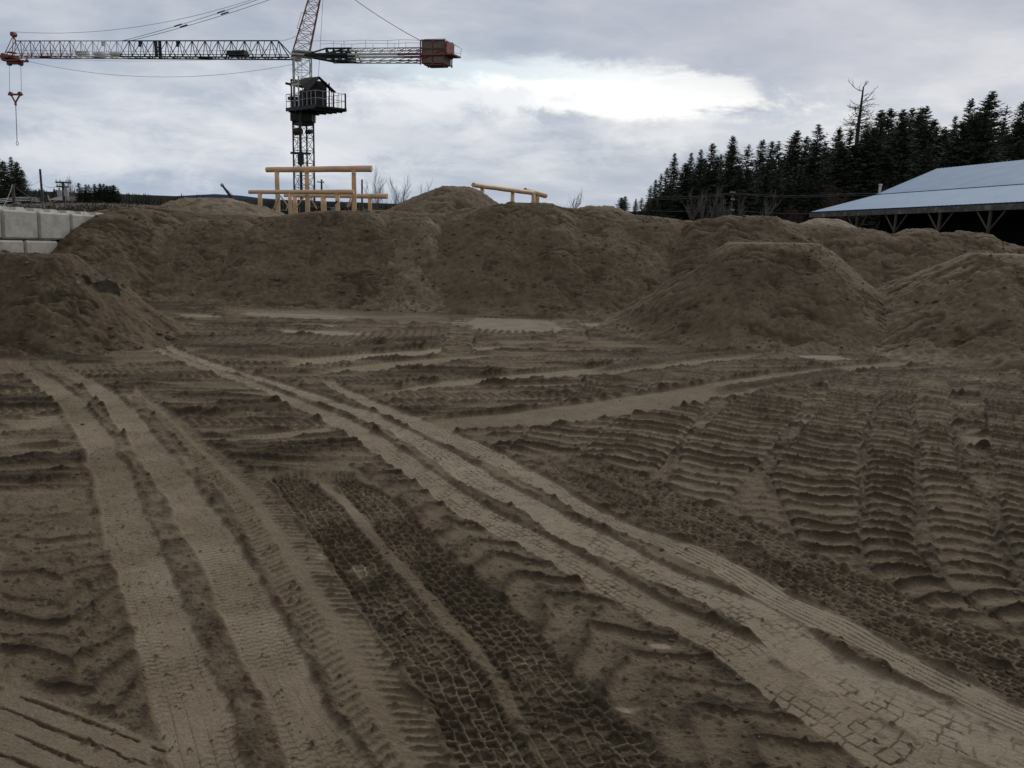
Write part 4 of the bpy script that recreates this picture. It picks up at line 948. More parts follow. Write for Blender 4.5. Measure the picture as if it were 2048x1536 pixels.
for a in [
 (210, 573, (.60, .42, .30), .5, 31, STONE, 'large dark broken slab sticking out of the left pile', .5),
 (176, 556, (.26, .22, .16), .2, 2, STONE, 'dark blocky slab above the largest one on the left pile', .2),
 (158, 566, (.11, .10, .09), .9, 3, STONE2, 'small pale stone just left of the broken slabs on the left pile', 0),
 (120, 582, (.30, .22, .12), .1, 4, STONE, 'flat weathered slab low to the left on the left pile', .1),
 (341, 676, (.30, .18, .11), .15, 5, STONE, 'dark slab lying at the foot of the left pile', 0),
 (375, 532, (.16, .12, .09), .3, 6, STONE, 'dark stone in the bank face right above the left pile', .1),
 (1421, 590, (.17, .14, .14), .3, 7, CLODM, 'round dark lump of clay on the front pile right of centre', .1),
 (686, 583, (.20, .12, .09), .5, 8, STONE, 'tan stone near the foot of the bank left of centre', .1),
 (740, 549, (.26, .14, .12), .5, 9, CLODM, 'jutting dark clod in the middle of the slumped part of the bank', .2),
 (748, 493, (.24, .10, .07), .2, 10, CLODM, 'thin dark clod high in the bank left of the slump', .1),
 (888, 568, (.16, .10, .08), .2, 11, CLODM, 'dark clod low on the bank above the rectangular puddle', .1),
 (1206, 524, (.22, .10, .07), .0, 12, CLODM, 'wide flat clod on the bank right of the long crease', .1),
 (1100, 493, (.26, .10, .07), .1, 13, CLODM, 'dark clod high on the widest lobe of the bank', .1),
 (1836, 603, (.26, .12, .08), .4, 14, CLODM, 'dark clod in the crease between the two right hand piles', .3),
 (167, 850, (.055, .05, .035), .4, 15, CLODM, 'small stone pressed into the pale track at far left', 0),
 (275, 694, (.14, .10, .06), .4, 16, CLODM, 'small dark stone at the toe of the left pile', 0),
 (33, 405, (.0, .0, .0), 0, 0, STONE2, '', 0)][:-1]:
    px, py, s_, rz, sd, M_, lb, tl_ = a
    rock('stone_slab' if 'slab' in lb else ('clay_clod' if M_ is CLODM and 'stone' not in lb else 'stone'), hit(px, py), s_, rz, sd, M_, lb, 'slab' if 'slab' in lb else ('clod' if M_ is CLODM and 'stone' not in lb else 'stone'), tl_, 'stones, slabs and clods lying on the heaps')
# loose clods, countless: on the piles and along the ruts
m = MB(); rn = random.Random(5)
ico = [(0, 0, 1), (.9, 0, .3), (.28, .85, .3), (-.72, .53, .3), (-.72, -.53, .3), (.28, -.85, .3), (.1, .1, -.6)]
icf = [(0, 1, 2), (0, 2, 3), (0, 3, 4), (0, 4, 5), (0, 5, 1), (6, 2, 1), (6, 3, 2), (6, 4, 3), (6, 5, 4), (6, 1, 5)]
dg = bpy.context.evaluated_depsgraph_get()
def crumb(loc, r):
    a_ = rn.uniform(0, 6.28); sx_, sy_, sz_ = r*rn.uniform(.6, 1.4), r*rn.uniform(.6, 1.3), r*rn.uniform(.35, .9)
    m.add([Vector((loc[0]+(q[0]*sx_*math.cos(a_)-q[1]*sy_*math.sin(a_))*rn.uniform(.8, 1.2), loc[1]+(q[0]*sx_*math.sin(a_)+q[1]*sy_*math.cos(a_))*rn.uniform(.8, 1.2), loc[2]+q[2]*sz_)) for q in ico], icf)
for i in range(2600):
    px, py = rn.uniform(-40, 2088), rn.uniform(430, 700); d_ = (W(px, py, 10)-Vector((0, 0, CAM_H))).normalized()
    if vn(np.array([px/90.]), np.array([py/45.]), 2)[0] < .45 and rn.random() < .8: continue
    ok, loc, nn, _i, ob, _m = sc.ray_cast(dg, Vector((0, 0, CAM_H)), d_)
    if ok and ob.name.startswith('dirt') and loc.y < 29: crumb(loc, (.018+.055*rn.random()**5)*(loc.y/22)**.5)
for i in range(5200):
    py = 700 + 836*rn.random()**1.3; px = rn.uniform(-40, 2088); g_ = G(px, py)
    iy = int(np.searchsorted(ys, g_.y)); ix = int(np.searchsorted(us, g_.x/g_.y))
    if iy >= len(ys)-1 or ix >= len(us)-1 or tone[iy, ix] > .46: continue
    ok, loc, nn, _i, ob, _m = sc.ray_cast(dg, Vector((g_.x, g_.y, 1)), Vector((0, 0, -1)))
    if ok and ob.name == 'yard_ground': crumb(loc, (.005+.022*rn.random()**4)*(g_.y/6)**.35)
tag(m.build('loose_clods', CLODM), 'crumbly brown clods strewn over the ruts and piles', kind='stuff')
# ------------------------------------------------------------------ open shed at right
ROOF = bpy.data.materials.new('pale_metal_roof'); ROOF.use_nodes = True; t = NT(ROOF.node_tree); p = ROOF.node_tree.nodes['Principled BSDF']
oc = t.new('ShaderNodeTexCoord').outputs['Object']
t.put(p, 'Base Color', t.ramp(t.noise(oc, .7, 4, .6), [(.3, (.21, .31, .42)), (.7, (.26, .37, .49))])); p.inputs['Roughness'].default_value = .75; p.inputs['Metallic'].default_value = 0; p.inputs['Specular IOR Level'].default_value = .15
OLDW = mat('grey_old_timber', (.10, .09, .075), .9, .5, 3, dirt=(.25, .23, .20)); POSTW = mat('shed_post_timber', (.09, .078, .065), .9, .3, 3); DARKW = mat('shed_shaded_boards', (.012, .011, .010), .95, .3, 3); PLY = mat('tan_board', (.20, .15, .10), .9, .2, 3)  # DARKW: shade under the roof put into a near-black board colour
shed = empty('open_shed', (0, 0, 0)); tag(shed, 'long open sided timber shed with a pale blue metal roof at right', 'shed')
dd_ = (W(500, 478, 100)-Vector((0, 0, CAM_H))).normalized(); dh = Vector((dd_.x, dd_.y, 0)).normalized(); ee = Vector((dh.y, -dh.x, 0))
Cc = W(1620, 424, 69.4)
def solve(px, py):
    lo, hi = 0.0, 40.0
    for _ in range(50):
        b_ = (lo+hi)/2; q = Cc+ee*b_; pxx = 1024 + FPX*((q-Vector((0, 0, CAM_H))).dot(rt)/(q-Vector((0, 0, CAM_H))).dot(fw))
        lo, hi = (b_, hi) if pxx < px else (lo, b_)
    q = Cc+ee*lo; q.z = W(px, py, q.y).z; return q
Kk, Rr_ = solve(1750, 389), solve(1860, 337.6)
Bk = Rr_ + (Rr_-Kk); Bk.z = Kk.z; Bk2 = Bk+(Kk-Cc); Bk2.z = Cc.z
LS = 34.0; back_ = -dd_*LS
def slabroof(name, A_, B_, th=.09):
    m = MB(); n = 90; cs_ = []
    nrm = (B_-A_).cross(back_).normalized(); nrm = nrm if nrm.z > 0 else -nrm
    for i in range(n*2+1):
        off = nrm*(.022 if i % 2 else 0); q = back_*(i/(2*n)); cs_ += [A_+q+off, B_+q+off]
    m.add(cs_, [(2*i, 2*i+1, 2*i+3, 2*i+2) for i in range(2*n)])
    m.add([A_-nrm*th, B_-nrm*th, B_+back_-nrm*th, A_+back_-nrm*th], [(0, 1, 2, 3)])
    m.add([A_-nrm*th, B_-nrm*th, B_, A_], [(0, 1, 2, 3)]); m.add([A_-nrm*th+back_, B_-nrm*th+back_, B_+back_, A_+back_], [(0, 1, 2, 3)])
    return m.build(name, ROOF, shed)
slabroof('lower_roof', Cc, Kk); up_ = (Rr_-Kk).normalized()*.12
slabroof('upper_roof', Kk-up_*1.2+Vector((0, 0, .07)), Rr_+Vector((0, 0, .02))); slabroof('rear_roof', Rr_+Vector((0, 0, .0)), Bk); slabroof('rear_lower_roof', Bk-Vector((0, 0, .01)), Bk2)
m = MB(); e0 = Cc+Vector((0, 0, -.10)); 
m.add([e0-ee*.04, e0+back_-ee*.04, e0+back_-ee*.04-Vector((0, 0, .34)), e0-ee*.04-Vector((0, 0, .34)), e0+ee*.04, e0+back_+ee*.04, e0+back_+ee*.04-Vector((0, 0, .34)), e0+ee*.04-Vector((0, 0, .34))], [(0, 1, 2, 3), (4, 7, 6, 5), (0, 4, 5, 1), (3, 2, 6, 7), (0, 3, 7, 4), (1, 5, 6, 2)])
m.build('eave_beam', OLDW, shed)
for k in range(7):
    s_ = 1.6+k*4.0; P_ = Cc - dd_*s_ + ee*.10; zt_ = P_.z-.44
    m = MB(); m.bar((P_.x, P_.y, 0), (P_.x, P_.y, zt_), .11, 6); po = m.build('post', POSTW, shed)
    for sg in (-1, 1):
        m = MB(); m.bar(Vector((P_.x, P_.y, zt_-1.25)), Vector((P_.x, P_.y, zt_-.02))-dd_*sg*1.05, .07, 4); m.build('knee_brace', POSTW, po)
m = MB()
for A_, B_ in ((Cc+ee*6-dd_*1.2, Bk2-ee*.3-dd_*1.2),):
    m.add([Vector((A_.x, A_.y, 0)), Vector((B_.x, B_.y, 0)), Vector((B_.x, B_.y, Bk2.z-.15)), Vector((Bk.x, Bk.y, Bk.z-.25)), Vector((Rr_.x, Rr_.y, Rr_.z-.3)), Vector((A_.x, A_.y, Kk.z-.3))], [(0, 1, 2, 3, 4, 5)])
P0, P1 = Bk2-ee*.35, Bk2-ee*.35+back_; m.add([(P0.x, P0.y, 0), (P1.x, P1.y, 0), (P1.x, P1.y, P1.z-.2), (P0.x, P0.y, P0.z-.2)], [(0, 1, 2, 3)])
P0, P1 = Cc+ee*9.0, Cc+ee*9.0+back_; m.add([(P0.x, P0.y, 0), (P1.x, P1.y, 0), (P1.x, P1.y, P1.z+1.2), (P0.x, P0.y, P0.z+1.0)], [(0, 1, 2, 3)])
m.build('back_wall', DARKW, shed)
m = MB(); q = Cc - dd_*.5 + ee*.6; m.box((q.x+.6, q.y, 1.5), (1.8, .1, 3.0), math.atan2(ee.y, ee.x)); m.build('end_panel', PLY, shed)
m = MB(); q = W(1759.5, 383, 72.0); m.bar(q-Vector((0, 0, .8)), q+Vector((0, 0, .5)), .11, 10); m.bar(q+Vector((0, 0, .5)), q+Vector((0, 0, .62)), .16, 10); m.build('vent_pipe', WHITE, shed)
# ------------------------------------------------------------------ poles and lines
WOODP = mat('weathered_pole', (.10, .085, .07), .9, .3, 3); PORC = mat('grey_can', (.42, .43, .42), .6, .1, 3)
def pole(label, px, ptop, Y, r=.13, arms=(), cans=(), zb=0.0, extra=None):
    root = empty('utility_pole', (0, 0, 0)); tag(root, label, 'pole', 'utility poles around the yard')
    tp = W(px, ptop, Y); m = MB(); m.bar((tp.x, tp.y, zb), tp, r, 8, r*.8); m.build('mast', WOODP, root)
    for (x0_, x1_, py) in arms:
        a_, b_ = W(x0_, py, Y-.15), W(x1_, py+1, Y-.15); m = MB(); m.bar(a_, b_, .06, 4); ar = m.build('crossarm', WOODP, root)
        for f in (.05, .3, .7, .95):
            m = MB(); q = a_.lerp(b_, f); m.bar(q, q+Vector((0, 0, .2)), .045, 6, .03); m.build('insulator', PORC, ar)
    for cx_, cy_, w_, hh_ in cans:
        q = W(cx_, cy_, Y-.3); m = MB(); m.bar(q-Vector((0, 0, hh_/2)), q+Vector((0, 0, hh_/2)), w_/2, 12); ca = m.build('transformer', PORC, root)
        m = MB(); m.bar(q+Vector((0, 0, hh_/2)), q+Vector((0, 0, hh_/2+.15)), .05, 6); m.build('bushing', WOODP, ca)
    return tp
t1 = pole('short wooden pole with drooping cables behind the concrete wall', 25, 369, 34, .075)
t2 = pole('utility pole with two crossarms and a pair of grey transformers', 125.5, 363, 62, .12, arms=((111, 142, 364.5), (113, 137, 373)), cans=((119, 386, .32, .42), (132.5, 386, .34, .44)))
t3 = pole('tall bare dark pole rising from the far trees at left', 80, 338, 110, .16)
t4 = pole('utility pole with one crossarm between the log posts', 643, 359, 120, .16, arms=((634, 648, 364),))
t5 = pole('bare thin pole right of the tall log frame', 724, 359, 80, .10)
t6 = pole('utility pole with white insulators in front of the conifers', 1466, 384, 85, .10, arms=((1461, 1470, 386), (1462, 1469, 400), (1462, 1468, 421)))
def wire(label, pts, sag, r=.02, grp='overhead wires'):
    m = MB()
    for a_, b_ in zip(pts[:-1], pts[1:]):
        a_, b_ = Vector(a_), Vector(b_); P_ = []
        for i in range(15): f = i/14; q = a_.lerp(b_, f); q.z -= sag*4*f*(1-f); P_.append(q)
        m.path(P_, r, 4)
    tag(m.build('overhead_wire', CABLE), label, 'wire', grp)
wire('thick pale cable drooping from the short pole to the transformer pole', [W(-60, 420, 20), t1, W(122, 394, 62)], .55, .012)
wire('thin wire from the tall dark pole to the left edge', [W(-20, 372, 90), W(80, 362, 110), W(125, 364, 62)], .6, .018)
wire('upper power line across the front of the conifers', [W(1290, 392, 100), W(1466, 385, 85), W(1700, 386.5, 78), W(2100, 372, 66)], .25, .018)
wire('middle power line across the front of the conifers', [W(1290, 397, 100), W(1466, 387.5, 85), W(1700, 390, 78), W(2100, 377, 66)], .25, .016)
wire('lowest faint line across the front of the conifers', [W(1300, 421, 100), W(1466, 421, 85), W(1625, 427, 80)], .1, .014)
wire('low wire behind the log posts right of the mast', [t4, W(700, 410, 110), W(760, 407, 100)], .6, .02)
# fence and scrub beyond the wall
fe = empty('rail_fence', (0, 0, 0)); tag(fe, 'low pale rail fence on the grassy rise beyond the concrete wall', 'fence')
m = MB()
for dy_ in (0, 3.2, 6.2):
    P_ = [W(x_, y_+dy_, Y_) for x_, y_, Y_ in ((-60, 401, 40), (0, 398.5, 46), (28, 395.5, 50), (55, 394.5, 54), (80, 397, 60))]; m.path(P_, .014, 4)
m.build('rail', GALV, fe)
for x_, y_, Y_ in ((-50, 400, 41), (-10, 398.5, 45), (12, 396.5, 48), (40, 394.5, 52), (60, 394, 55), (78, 396, 59)):
    m = MB(); q = W(x_, y_-1.5, Y_); m.bar(q, q-Vector((0, 0, 1.1)), .04, 5); m.build('fence_post', WOODP, fe)
st = MB(); st.bar(W(95.5, 391, 50), W(101, 403, 50), .035, 4); tag(st.build('wooden_stake', LUMB), 'tan stake leaning beyond the wall, left of the transformer pole', 'stake')
rock('stone', W(34, 407, 30), (.22, .18, .13), .3, 21, STONE2, 'white stone on the rise beyond the concrete wall, below the short pole', 'stone')
hs = empty('house', (0, 0, 0)); tag(hs, 'distant low house with a grey gabled roof left of the bushy spruces', 'house')
q = W(146, 397, 130); m = MB(); m.box((q.x, q.y, q.z-2.2), (3, 4, 3.6)); m.build('wall', mat('house_wall', (.25, .24, .22), .9), hs)
m = MB(); m.add([(q.x-2, q.y-3.6, q.z-.3), (q.x+2, q.y-3.6, q.z-.3), (q.x+2, q.y+3.6, q.z-.3), (q.x-2, q.y+3.6, q.z-.3), (q.x-2, q.y, q.z+.3), (q.x+2, q.y, q.z+.3)], [(0, 1, 5, 4), (2, 3, 4, 5), (0, 4, 3), (1, 2, 5), (0, 3, 2, 1)]); m.build('roof', mat('house_roof', (.16, .16, .16), .8), hs)
# ------------------------------------------------------------------ trees
NEED = bpy.data.materials.new('conifer_needles'); NEED.use_nodes = True; t = NT(NEED.node_tree); p = NEED.node_tree.nodes['Principled BSDF']
oc = t.new('ShaderNodeTexCoord').outputs['Object']
t.put(p, 'Base Color', t.ramp(t.noise(oc, .9, 4, .6), [(.3, (.038, .050, .030)), (.6, (.072, .086, .052)), (.8, (.11, .115, .072))])); p.inputs['Roughness'].default_value = .8; p.inputs['Specular IOR Level'].default_value = .2
FARN = mat('far_conifer_needles', (.020, .028, .022), .9, .3, .3)
BARKM = mat('conifer_bark', (.05, .04, .032), .95, .3, 3); TWIG = mat('bare_grey_twigs', (.17, .15, .135), .9, .2, 1); SNAG = mat('dead_snag_wood', (.055, .045, .04), .9, .3, 2); REDT = mat('reddish_scrub_twigs', (.10, .060, .045), .95, .3, 1)
def conifer_mesh(seed, H=20.0, Rb=3.0, dens=1.0, top=.15, gap=.12):
    rn = random.Random(seed); m = MB(); up_ = Vector((0, 0, 1)); z = H*top
    sides = [rn.uniform(.75, 1.25) for _ in range(7)]
    while z < H*.995:
        f = (z-H*top)/(H*(1-top)); prof_ = Rb*((1-f)**.68)*(.93+.07*math.sin(f*19+seed))*(1 if f > .12 else .75+2*f)
        nb = max(4, int((6+5*(1-f))*dens))
        for i in range(nb):
            if rn.random() < gap: continue
            a = rn.uniform(0, 6.283); L = prof_*rn.uniform(.55, 1.15)*sides[int(a/6.283*7) % 7] + .12
            dr = rn.uniform(-.38, -.08) + .75*f**2; d = Vector((math.cos(a), math.sin(a), dr)).normalized(); s = d.cross(up_).normalized()
            z0 = z + rn.uniform(-.25, .25); ns = max(3, int(L/.33)); o_ = Vector((0, 0, z0))
            for k in range(ns):
                q = (k+.6+rn.uniform(-.3, .3))/ns; c = o_ + d*(L*q) + Vector((0, 0, -.10*L*q*q + (.10*L*q**4))); wd_ = (.42*(1-q*.7)+.08)*rn.uniform(.6, 1.2)*min(1, .45+L*.3)
                ln = rn.uniform(.28, .60)*min(1, .5+L*.3)
                for sg in (-1, 1):
                    e = (d*rn.uniform(.5, .9) + s*sg*rn.uniform(.3, 1.0) + Vector((0, 0, rn.uniform(-.5, .25)))).normalized()
                    w_ = e.cross(Vector((rn.uniform(-1, 1), rn.uniform(-1, 1), rn.uniform(-1, 1)))).normalized()*wd_*.36
                    m.add([c-w_, c+w_, c+e*ln+w_*.3, c+e*ln-w_*.25], [(0, 1, 2, 3)])
        z += rn.uniform(.22, .42)*(1.1-.45*f)/dens**.5
    for k in range(5):
        a = rn.uniform(0, 6.28); m.add([(0, 0, H*.97), (.07*math.cos(a), .07*math.sin(a), H*.985), (0, 0, H*1.02)], [(0, 1, 2)])
    return m
def trunk_mesh(H, r):
    m = MB(); m.tube([(0, 0, -1), (0, 0, H*.35), (.05, 0, H*.7), (0, 0, H*.99)], [r*1.15, r*.8, r*.42, .03], 7); return m
def tree_proto(name, crown, trunkm, cm, tm):
    root = empty(name, (0, 0, 0)); crown.build('crown', cm, root); trunkm.build('trunk', tm, root); return root
protos = []
for i, (Rb, dn, tp_, gp) in enumerate([(4.2, 1.25, .06, .10), (5.0, 1.3, .05, .16), (3.7, 1.15, .10, .12), (4.4, 1.0, .14, .22), (5.3, 1.4, .05, .10), (3.3, 1.0, .08, .2), (3.8, .75, .22, .30)]):
    protos.append(tree_proto('conifer', conifer_mesh(31+i, 20, Rb, dn, tp_, gp), trunk_mesh(20, .26), NEED, BARKM))
used = set()
def put_tree(k, px, py, Y, zb, label, group, wide=1.0):
    tp = W(px, py, Y); r_ = protos[k]
    if k in used: r_ = copy_tree(r_)
    else: used.add(k)
    s = (tp.z-zb)/20.0; r_.location = (tp.x, tp.y, zb); wide *= random.uniform(.85, 1.2); r_.scale = (s*wide, s*wide*random.uniform(.85, 1.15), s); r_.rotation_euler = (0, 0, random.uniform(0, 6.28))
    tag(r_, label, 'conifer', group); return r_
apex = [(1302, 371, 3), (1312, 360, 2), (1323, 348, 5), (1350, 307, 0), (1334, 336, 5), (1383, 306, 0), (1402, 300, 2), (1425, 288, 1), (1443, 309, 5), (1466, 273, 1), (1480, 318, 6), (1497, 290, 3), (1526, 281, 1), (1545, 284, 2), (1557, 283, 5), (1583, 280, 0), (1594, 262, 4), (1614, 274, 2), (1638, 250, 5), (1651, 286, 0), (1679, 256, 4), (1703, 262, 1), (1735, 250, 0), (1765, 222, 4), (1783, 219, 2), (1808, 221, 4), (1826, 218, 2), (1841, 217, 5), (1853, 215, 1), (1868, 240, 4), (1890, 256, 4), (1912, 233, 0), (1943, 200, 1), (1984, 184, 4), (2015, 212, 6), (2048, 206, 1), (2078, 196, 4), (2110, 215, 0), (2150, 205, 1)]
NB = [('slim', 'ragged', 'narrow', 'thin', 'full', 'pointed')]
GC = 'conifers of the dark row behind the shed'
words_ = {0: 'slim pointed conifer', 1: 'full ragged conifer', 2: 'narrow conifer', 3: 'loose open conifer', 4: 'broad dense conifer', 5: 'thin spiky conifer', 6: 'sparse see-through conifer'}
special = {1302: 'first and shortest conifer at the left end of the dark row', 1350: 'slim conifer near the left end of the row, first to stand tall', 1466: 'tall ragged conifer directly above the insulator pole', 1984: 'tallest conifer of all, above the shed ridge at far right', 1943: 'tall ragged conifer just left of the tallest one', 2015: 'sparse see-through conifer just right of the tallest one', 1638: 'thin spiky conifer standing above its neighbours, left of the dead snag', 1703: 'conifer directly below the dead snag', 1890: 'low broad conifer in the dip left of the tall right hand trees', 1765: 'broad conifer first to the right of the dead snag'}
def th(n): return {1: 'first', 2: 'second', 3: 'third', 4: 'fourth', 5: 'fifth', 6: 'sixth', 7: 'seventh', 8: 'eighth', 9: 'ninth', 10: 'tenth'}[n]
cnt = 0; last = 'the left end of the dark row'
for px, py, k in apex:
    if px in special: lb = special[px]; cnt = 0; last = {1302: 'the shortest one at the row end', 1350: 'the first tall slim one', 1466: 'the one above the insulator pole', 1638: 'the thin spiky one before the snag', 1703: 'the snag', 1765: 'the broad one right of the snag', 1890: 'the low one in the dip', 1943: 'the tall ragged one', 1984: 'the tallest one', 2015: 'the see-through one'}[px]
    else: cnt += 1; lb = f'{words_[k]}, {th(cnt)} to the right of {last}'
    put_tree(k, px, py, 112+random.uniform(-6, 14), 0, lb, GC, 1.15)
# shorter trees that fill the row in front and behind
fills = []
rf = random.Random(3)
top_at = lambda x: np.interp(x, [a[0] for a in apex], [a[1] for a in apex])
for i in range(112):
    px = 1300 + i*7.6 + rf.uniform(-5, 5); f = rf.uniform(.08, .60) if i > 4 else rf.uniform(.4, .6); py = top_at(px)*(1-f) + 425*f; Y = rf.choice((102, 106, 118, 126)); fills.append((px, py, Y, rf.choice((0, 1, 2, 4, 4, 1))))
for px, py, Y, k in fills:
    put_tree(k, px, py, Y, 0, 'shorter dark conifer filling the row of trees behind the shed', 'short conifers that fill the dark row', 1.4)
for px, py, k, Y, lb in ((1243, 395, 4, 100, 'small bushy conifer, leftmost outlier of the dark row'), (1251, 393, 1, 102, 'small conifer touching the leftmost outlier'), (1272, 398, 0, 100, 'small pointed conifer between the outliers and the row'), (1284, 396, 3, 104, 'thin small conifer nearest the left end of the row')):
    put_tree(k, px, py, Y, 0, lb, GC, 1.5)
for px, py, k, Y, lb, w_ in ((-12, 300, 1, 78, 'tall spruce cut by the left edge of the picture', 1.2), (6, 322, 4, 80, 'spruce with a blunt top at the left edge', 1.1), (21, 314, 0, 82, 'tallest whole spruce of the clump at the left edge', 1.2), (33, 324, 4, 79, 'spruce at the right of the left edge clump', 1.1), (43, 340, 2, 80, 'lowest spruce on the right side of the left clump', 1.3), (-40, 318, 4, 80, 'spruce outside the left edge', 1.2)):
    put_tree(k, px, py, Y, 0, lb, 'spruces at the left edge', w_)
nm_ = ['leftmost', 'second', 'third', 'fourth', 'fifth', 'sixth', 'seventh', 'eighth', 'ninth', 'tenth', 'eleventh', 'rightmost']
cl_ = [(157, 366, 2), (165, 374, 6), (171, 369, 2), (177, 369, 5), (189, 368, 0), (195, 376, 6), (200, 367, 4), (207, 368, 1), (213, 371, 4), (220, 372, 1), (226, 370, 4), (235, 381, 1)]
for (px, py, k), n_ in zip(cl_, nm_):
    put_tree(k, px, py, 100, 0, f'{n_} bushy spruce of the dense clump beyond the wall', 'spruces of the dense clump beyond the wall', 1.7)
# dead snag
sn = empty('dead_tree', (0, 0, 0)); tag(sn, 'dead bare snag with a broken top and crooked limbs above the conifers', 'dead tree')
Ys = 108; m = MB(); tr = [W(1712, 300, Ys), W(1716, 258, Ys), W(1719, 235, Ys), W(1723, 205, Ys), W(1727, 173, Ys)]
tr0 = Vector((tr[0].x-.3, Ys, 0)); m.tube([tr0]+tr, [.34, .27, .24, .20, .15, .08], 8); m.build('trunk', SNAG, sn)
rs = random.Random(9); m = MB()
def limb(a_, d_, L, r, depth=0):
    pts = [a_]; q = a_.copy(); dv = d_.copy()
    for i in range(5):
        dv = (dv + Vector((rs.uniform(-.3, .3), rs.uniform(-.3, .3), rs.uniform(-.22, .30)))).normalized(); q = q + dv*L/5; pts.append(q.copy())
        if depth < 2 and rs.random() < .85: limb(q.copy(), (dv+Vector((rs.uniform(-.9, .9), rs.uniform(-.9, .9), rs.uniform(-.5, .7)))).normalized(), L*.5, r*.55, depth+1)
    m.tube(pts, [r*(1-.15*i) for i in range(len(pts))], 4)
for px, py, dx_, dz_, L in ((1725, 182, -1, .35, 3.1), (1727, 174, .2, 1.0, 1.2), (1724, 192, .9, -.1, 1.2), (1723, 205, 1, .55, 2.6), (1722, 215, -.9, .2, 1.7), (1720, 213, 1, .1, 2.6), (1720, 222, -1, -.1, 2.2), (1719, 228, 1, .3, 2.6), (1718, 236, -1, -.3, 2.4), (1718, 240, 1, -.25, 3.0), (1717, 246, -1, -.45, 2.8), (1717, 250, 1, -.1, 2.8), (1716, 256, -1, -.5, 2.8), (1716, 258, 1, .1, 2.8), (1716, 262, 1, -.4, 2.4), (1719, 231, -.8, .3, 1.8), (1721, 218, .8, -.3, 1.8), (1717, 243, 1, .25, 2.6), (1716, 252, -.9, .1, 2.2)):
    for rep in range(1 if py < 200 else 3):
        limb(W(px, py+rep*3, Ys), Vector((dx_*(1 if rep < 2 else -1), rs.uniform(-.8, .8), dz_+rs.uniform(-.25, .15)*rep)).normalized(), L*(.62, .5, .42)[rep], .06)
m.build('limb', SNAG, sn)
# bare deciduous trees
def bare_mesh(seed, H, sp=.32, M_=TWIG, r=.09, lean=.0, stems=1):
    rb = random.Random(seed); m = MB()
    def gr(a_, d_, L, r_, dep):
        pts = [a_]; q = a_.copy(); dv = d_.copy(); n = 5
        for i in range(n):
            dv = (dv + Vector((rb.uniform(-.1, .1), rb.uniform(-.1, .1), .05))).normalized(); q = q+dv*L/n; pts.append(q.copy())
            if dep < 3 and (i > 0 or dep > 0):
                for _ in range(2 if dep < 2 else 1):
                    if rb.random() < .85: an = rb.uniform(0, 6.28); gr(q.copy(), (dv*.9 + Vector((math.cos(an), math.sin(an), .25))*rb.uniform(sp*.8, sp*1.8)).normalized(), L*rb.uniform(.38, .58), max(r_*.5, .010), dep+1)
        m.tube(pts, [r_*(1-.16*i) for i in range(n+1)], 4, cap=False)
    for s in range(stems): gr(Vector((rb.uniform(-.3, .3)*(stems > 1), 0, -.5)), Vector((lean+rb.uniform(-.15, .15)*(stems > 1), 0, 1)).normalized(), H*rb.uniform(.8, 1), r, 0)
    return m
def bare(px, ptop, Y, seed, label, sp=.32, zb=0, r=.07, stems=1, M_=TWIG):
    tp = W(px, ptop, Y); root = empty('bare_tree', (tp.x, tp.y, zb)); tag(root, label, 'bare tree', 'leafless trees beyond the bank')
    mm = bare_mesh(seed, (tp.z-zb)*.80, sp, M_, r, stems=stems); mm.build('crown', M_, root)
    m2 = MB(); m2.bar((0, 0, -.5), (0, 0, (tp.z-zb)*.12), r*1.25, 6); m2.build('trunk', M_, root)
for i, (px, py, sp, lb, rr_) in enumerate([(1391, 392, .42, 'pale leafless tree leftmost in front of the dark conifers', .10), (1410, 387, .25, 'slim leafless tree second in front of the conifers', .07), (1432, 387, .25, 'leafless tree in the middle of the pale group before the conifers', .07), (1444, 404, .4, 'short leafless tree just left of the insulator pole', .06), (1458, 392, .3, 'leafless tree touching the insulator pole', .07), (1480, 386, .3, 'faint leafless tree just right of the insulator pole', .05), (1532, 394, .5, 'spreading leafless tree alone before the conifers, left of the shed', .09), (1808, 330, .35, 'leafless treetop showing over the left slope of the shed roof', .08)]):
    bare(px, py, 88 if i < 7 else 100, 50+i, lb, sp, r=rr_)
bare(1126, 366, 60, 71, 'leafless tree alone on the skyline right of the slanting log', .42, r=.06)
for i, (px, py, lb) in enumerate([(746, 362, 'leafless tree nearest the right end of the log frames'), (756, 366, 'second leafless tree right of the log frames'), (786, 361, 'tallest leafless tree between the log frames and the high mound'), (805, 370, 'leafless tree just left of the high mound'), (866, 363, 'leafless treetop over the left shoulder of the high mound'), (508, 392, 'small leafless bush left of the log frames'), (147, 368, 'thin leafless tree left of the dense spruce clump')]):
    bare(px, py, 70, 80+i, lb, .30, r=.022)
for i, (px, py, lb) in enumerate([(1590, 418, 'reddish leafless shrub left of the shed corner'), (1665, 385, 'brown leafless shrub behind the left tip of the shed roof')]):
    bare(px, py, 95, 95+i, lb, .6, r=.05, stems=5, M_=REDT)
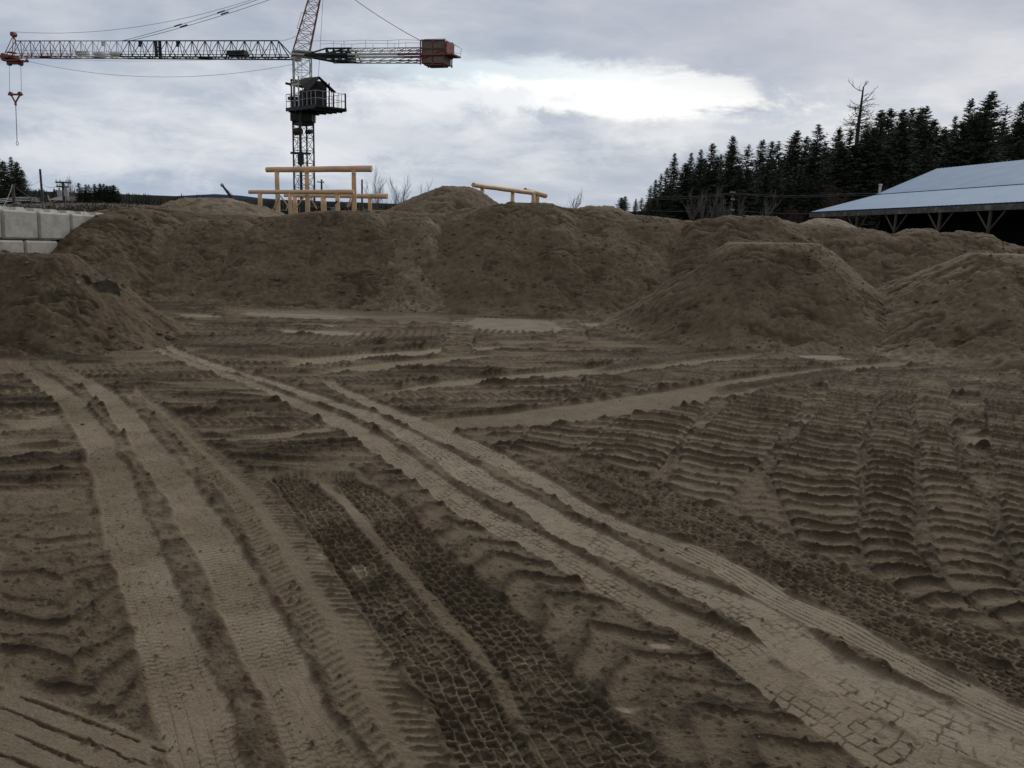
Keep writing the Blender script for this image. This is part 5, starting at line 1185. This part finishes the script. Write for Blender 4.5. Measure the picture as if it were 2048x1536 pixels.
# scrub on the rise past the wall: nobody could count it
m = MB(); rb = random.Random(14)
for i in range(2600):
    px = rb.uniform(-60, 345); Y = rb.uniform(30, 46); ytop_ = np.interp(px, [-60, 40, 140, 200, 260, 345], [412, 404, 401, 401, 403, 410])+rb.uniform(-1, 6)+(46-Y)*.9
    q = W(px, ytop_, Y); an = rb.uniform(0, 6.28); d_ = Vector((math.cos(an)*.6, math.sin(an)*.6, rb.uniform(.3, 1))).normalized(); L = rb.uniform(.15, .55)
    s = Vector((rb.uniform(-1, 1), rb.uniform(-1, 1), rb.uniform(-.3, .3))).normalized()*rb.uniform(.012, .05)
    m.add([q-d_*L-s, q-d_*L+s, q+s*.3, q-s*.3], [(0, 1, 2, 3)])
tag(m.build('dry_scrub', mat('dry_scrub_twigs', (.085, .065, .045), .95, .5, 1.2)), 'brown dry scrub covering the rise past the wall', kind='stuff')
m = MB(); N_ = 24
tops_ = [(W(-80 + 450*i/N_, float(np.interp(-80+450*i/N_, [-80, 40, 140, 200, 260, 345, 380], [415, 408, 406, 406, 408, 414, 418])), 45)) for i in range(N_+1)]
vs = []
for q in tops_:
    f_ = Vector((q.x*27/45, 27, 1.5)); vs += [(f_.x, 27, 1.45), (q.x*.75, 34, q.z-.28), (q.x, 45, q.z), (q.x*1.5, 70, q.z-.3), (q.x*1.6, 76, -.2)]
m.add(vs, [(i*5+j, (i+1)*5+j, (i+1)*5+j+1, i*5+j+1) for i in range(N_) for j in range(4)])
tag(m.build('grassy_rise', mat('dry_grass_earth', (.10, .075, .05), .95, .4, .8, .6, 6), smooth=True), kind='structure')
# low hills and the far wood
m = MB(); hl = [(-200, 388), (0, 386), (60, 384), (200, 388), (330, 393), (430, 388), (480, 391), (520, 396), (600, 402), (700, 406), (800, 409), (1000, 414), (1300, 424), (1700, 438), (2300, 458)]
H_ = [W(a, b, 2600) for a, b in hl]; vs = []
for q in H_: vs += [(q.x*.8, 2080, -3), (q.x, 2600, q.z), (q.x*1.3, 3400, -3)]
m.add(vs, [(i*3+j, (i+1)*3+j, (i+1)*3+j+1, i*3+j+1) for i in range(len(H_)-1) for j in range(2)])
tag(m.build('far_hills', mat('hazed_wooded_hills', (.035, .055, .085), .95, .25, .004, spec=0), smooth=True), kind='structure')  # distance haze is put into the bluish colour of the wooded hills
m = MB(); rb = random.Random(23)
def far_row(x0_, x1_, prof_, Y0, n, hgt=(5, 12), wid=.17):
    for i in range(n):
        px = rb.uniform(x0_, x1_); Y = Y0*rb.uniform(.85, 1.2); tp = W(px, float(np.interp(px, [a for a, b in prof_], [b for a, b in prof_])) + abs(rb.gauss(0, 3.0)), Y)
        Ht = max(tp.z+1, rb.uniform(*hgt)); R_ = Ht*wid*rb.uniform(.7, 1.3)
        for L_ in range(7):
            f = L_/7; zc = tp.z - Ht*f*.9 ; rr_ = R_*(.15+f)*rb.uniform(.75, 1.2)
            n_ = 7; o_ = rb.uniform(0, 6); ring = [(tp.x+rr_*rb.uniform(.55, 1.1)*math.cos(o_+6.283*j/n_), tp.y+rr_*math.sin(o_+6.283*j/n_), zc-Ht*.20*rb.uniform(.7, 1.2)) for j in range(n_)]
            m.add([(tp.x, tp.y, zc)]+ring, [(0, j+1, (j+1) % n_+1) for j in range(n_)])
P1 = [(40, 384), (60, 377), (72, 375), (90, 376), (98, 384), (108, 375), (125, 383), (150, 378), (240, 386), (262, 384), (275, 386), (292, 385), (305, 389), (322, 391), (326, 400), (335, 391), (345, 391), (358, 390), (372, 396)]
far_row(45, 150, P1, 230, 110); far_row(235, 324, P1, 260, 100); far_row(326, 374, P1, 260, 45); far_row(475, 600, [(475, 404), (540, 400), (600, 401)], 170, 260, (3, 5), .3); far_row(590, 860, [(590, 402), (700, 404), (860, 409)], 170, 400, (3, 5), .3); far_row(380, 475, [(380, 399), (475, 402)], 170, 150, (3, 5), .3)
for px, py in ((362, 384), (366, 386), (394, 384), (406, 386), (398, 387), (424, 389)): far_row(px-1, px+1, [(px, py)], 200, 3, (4, 6), .13)
tag(m.build('far_wood', FARN), 'distant dark wood along the horizon', kind='stuff')
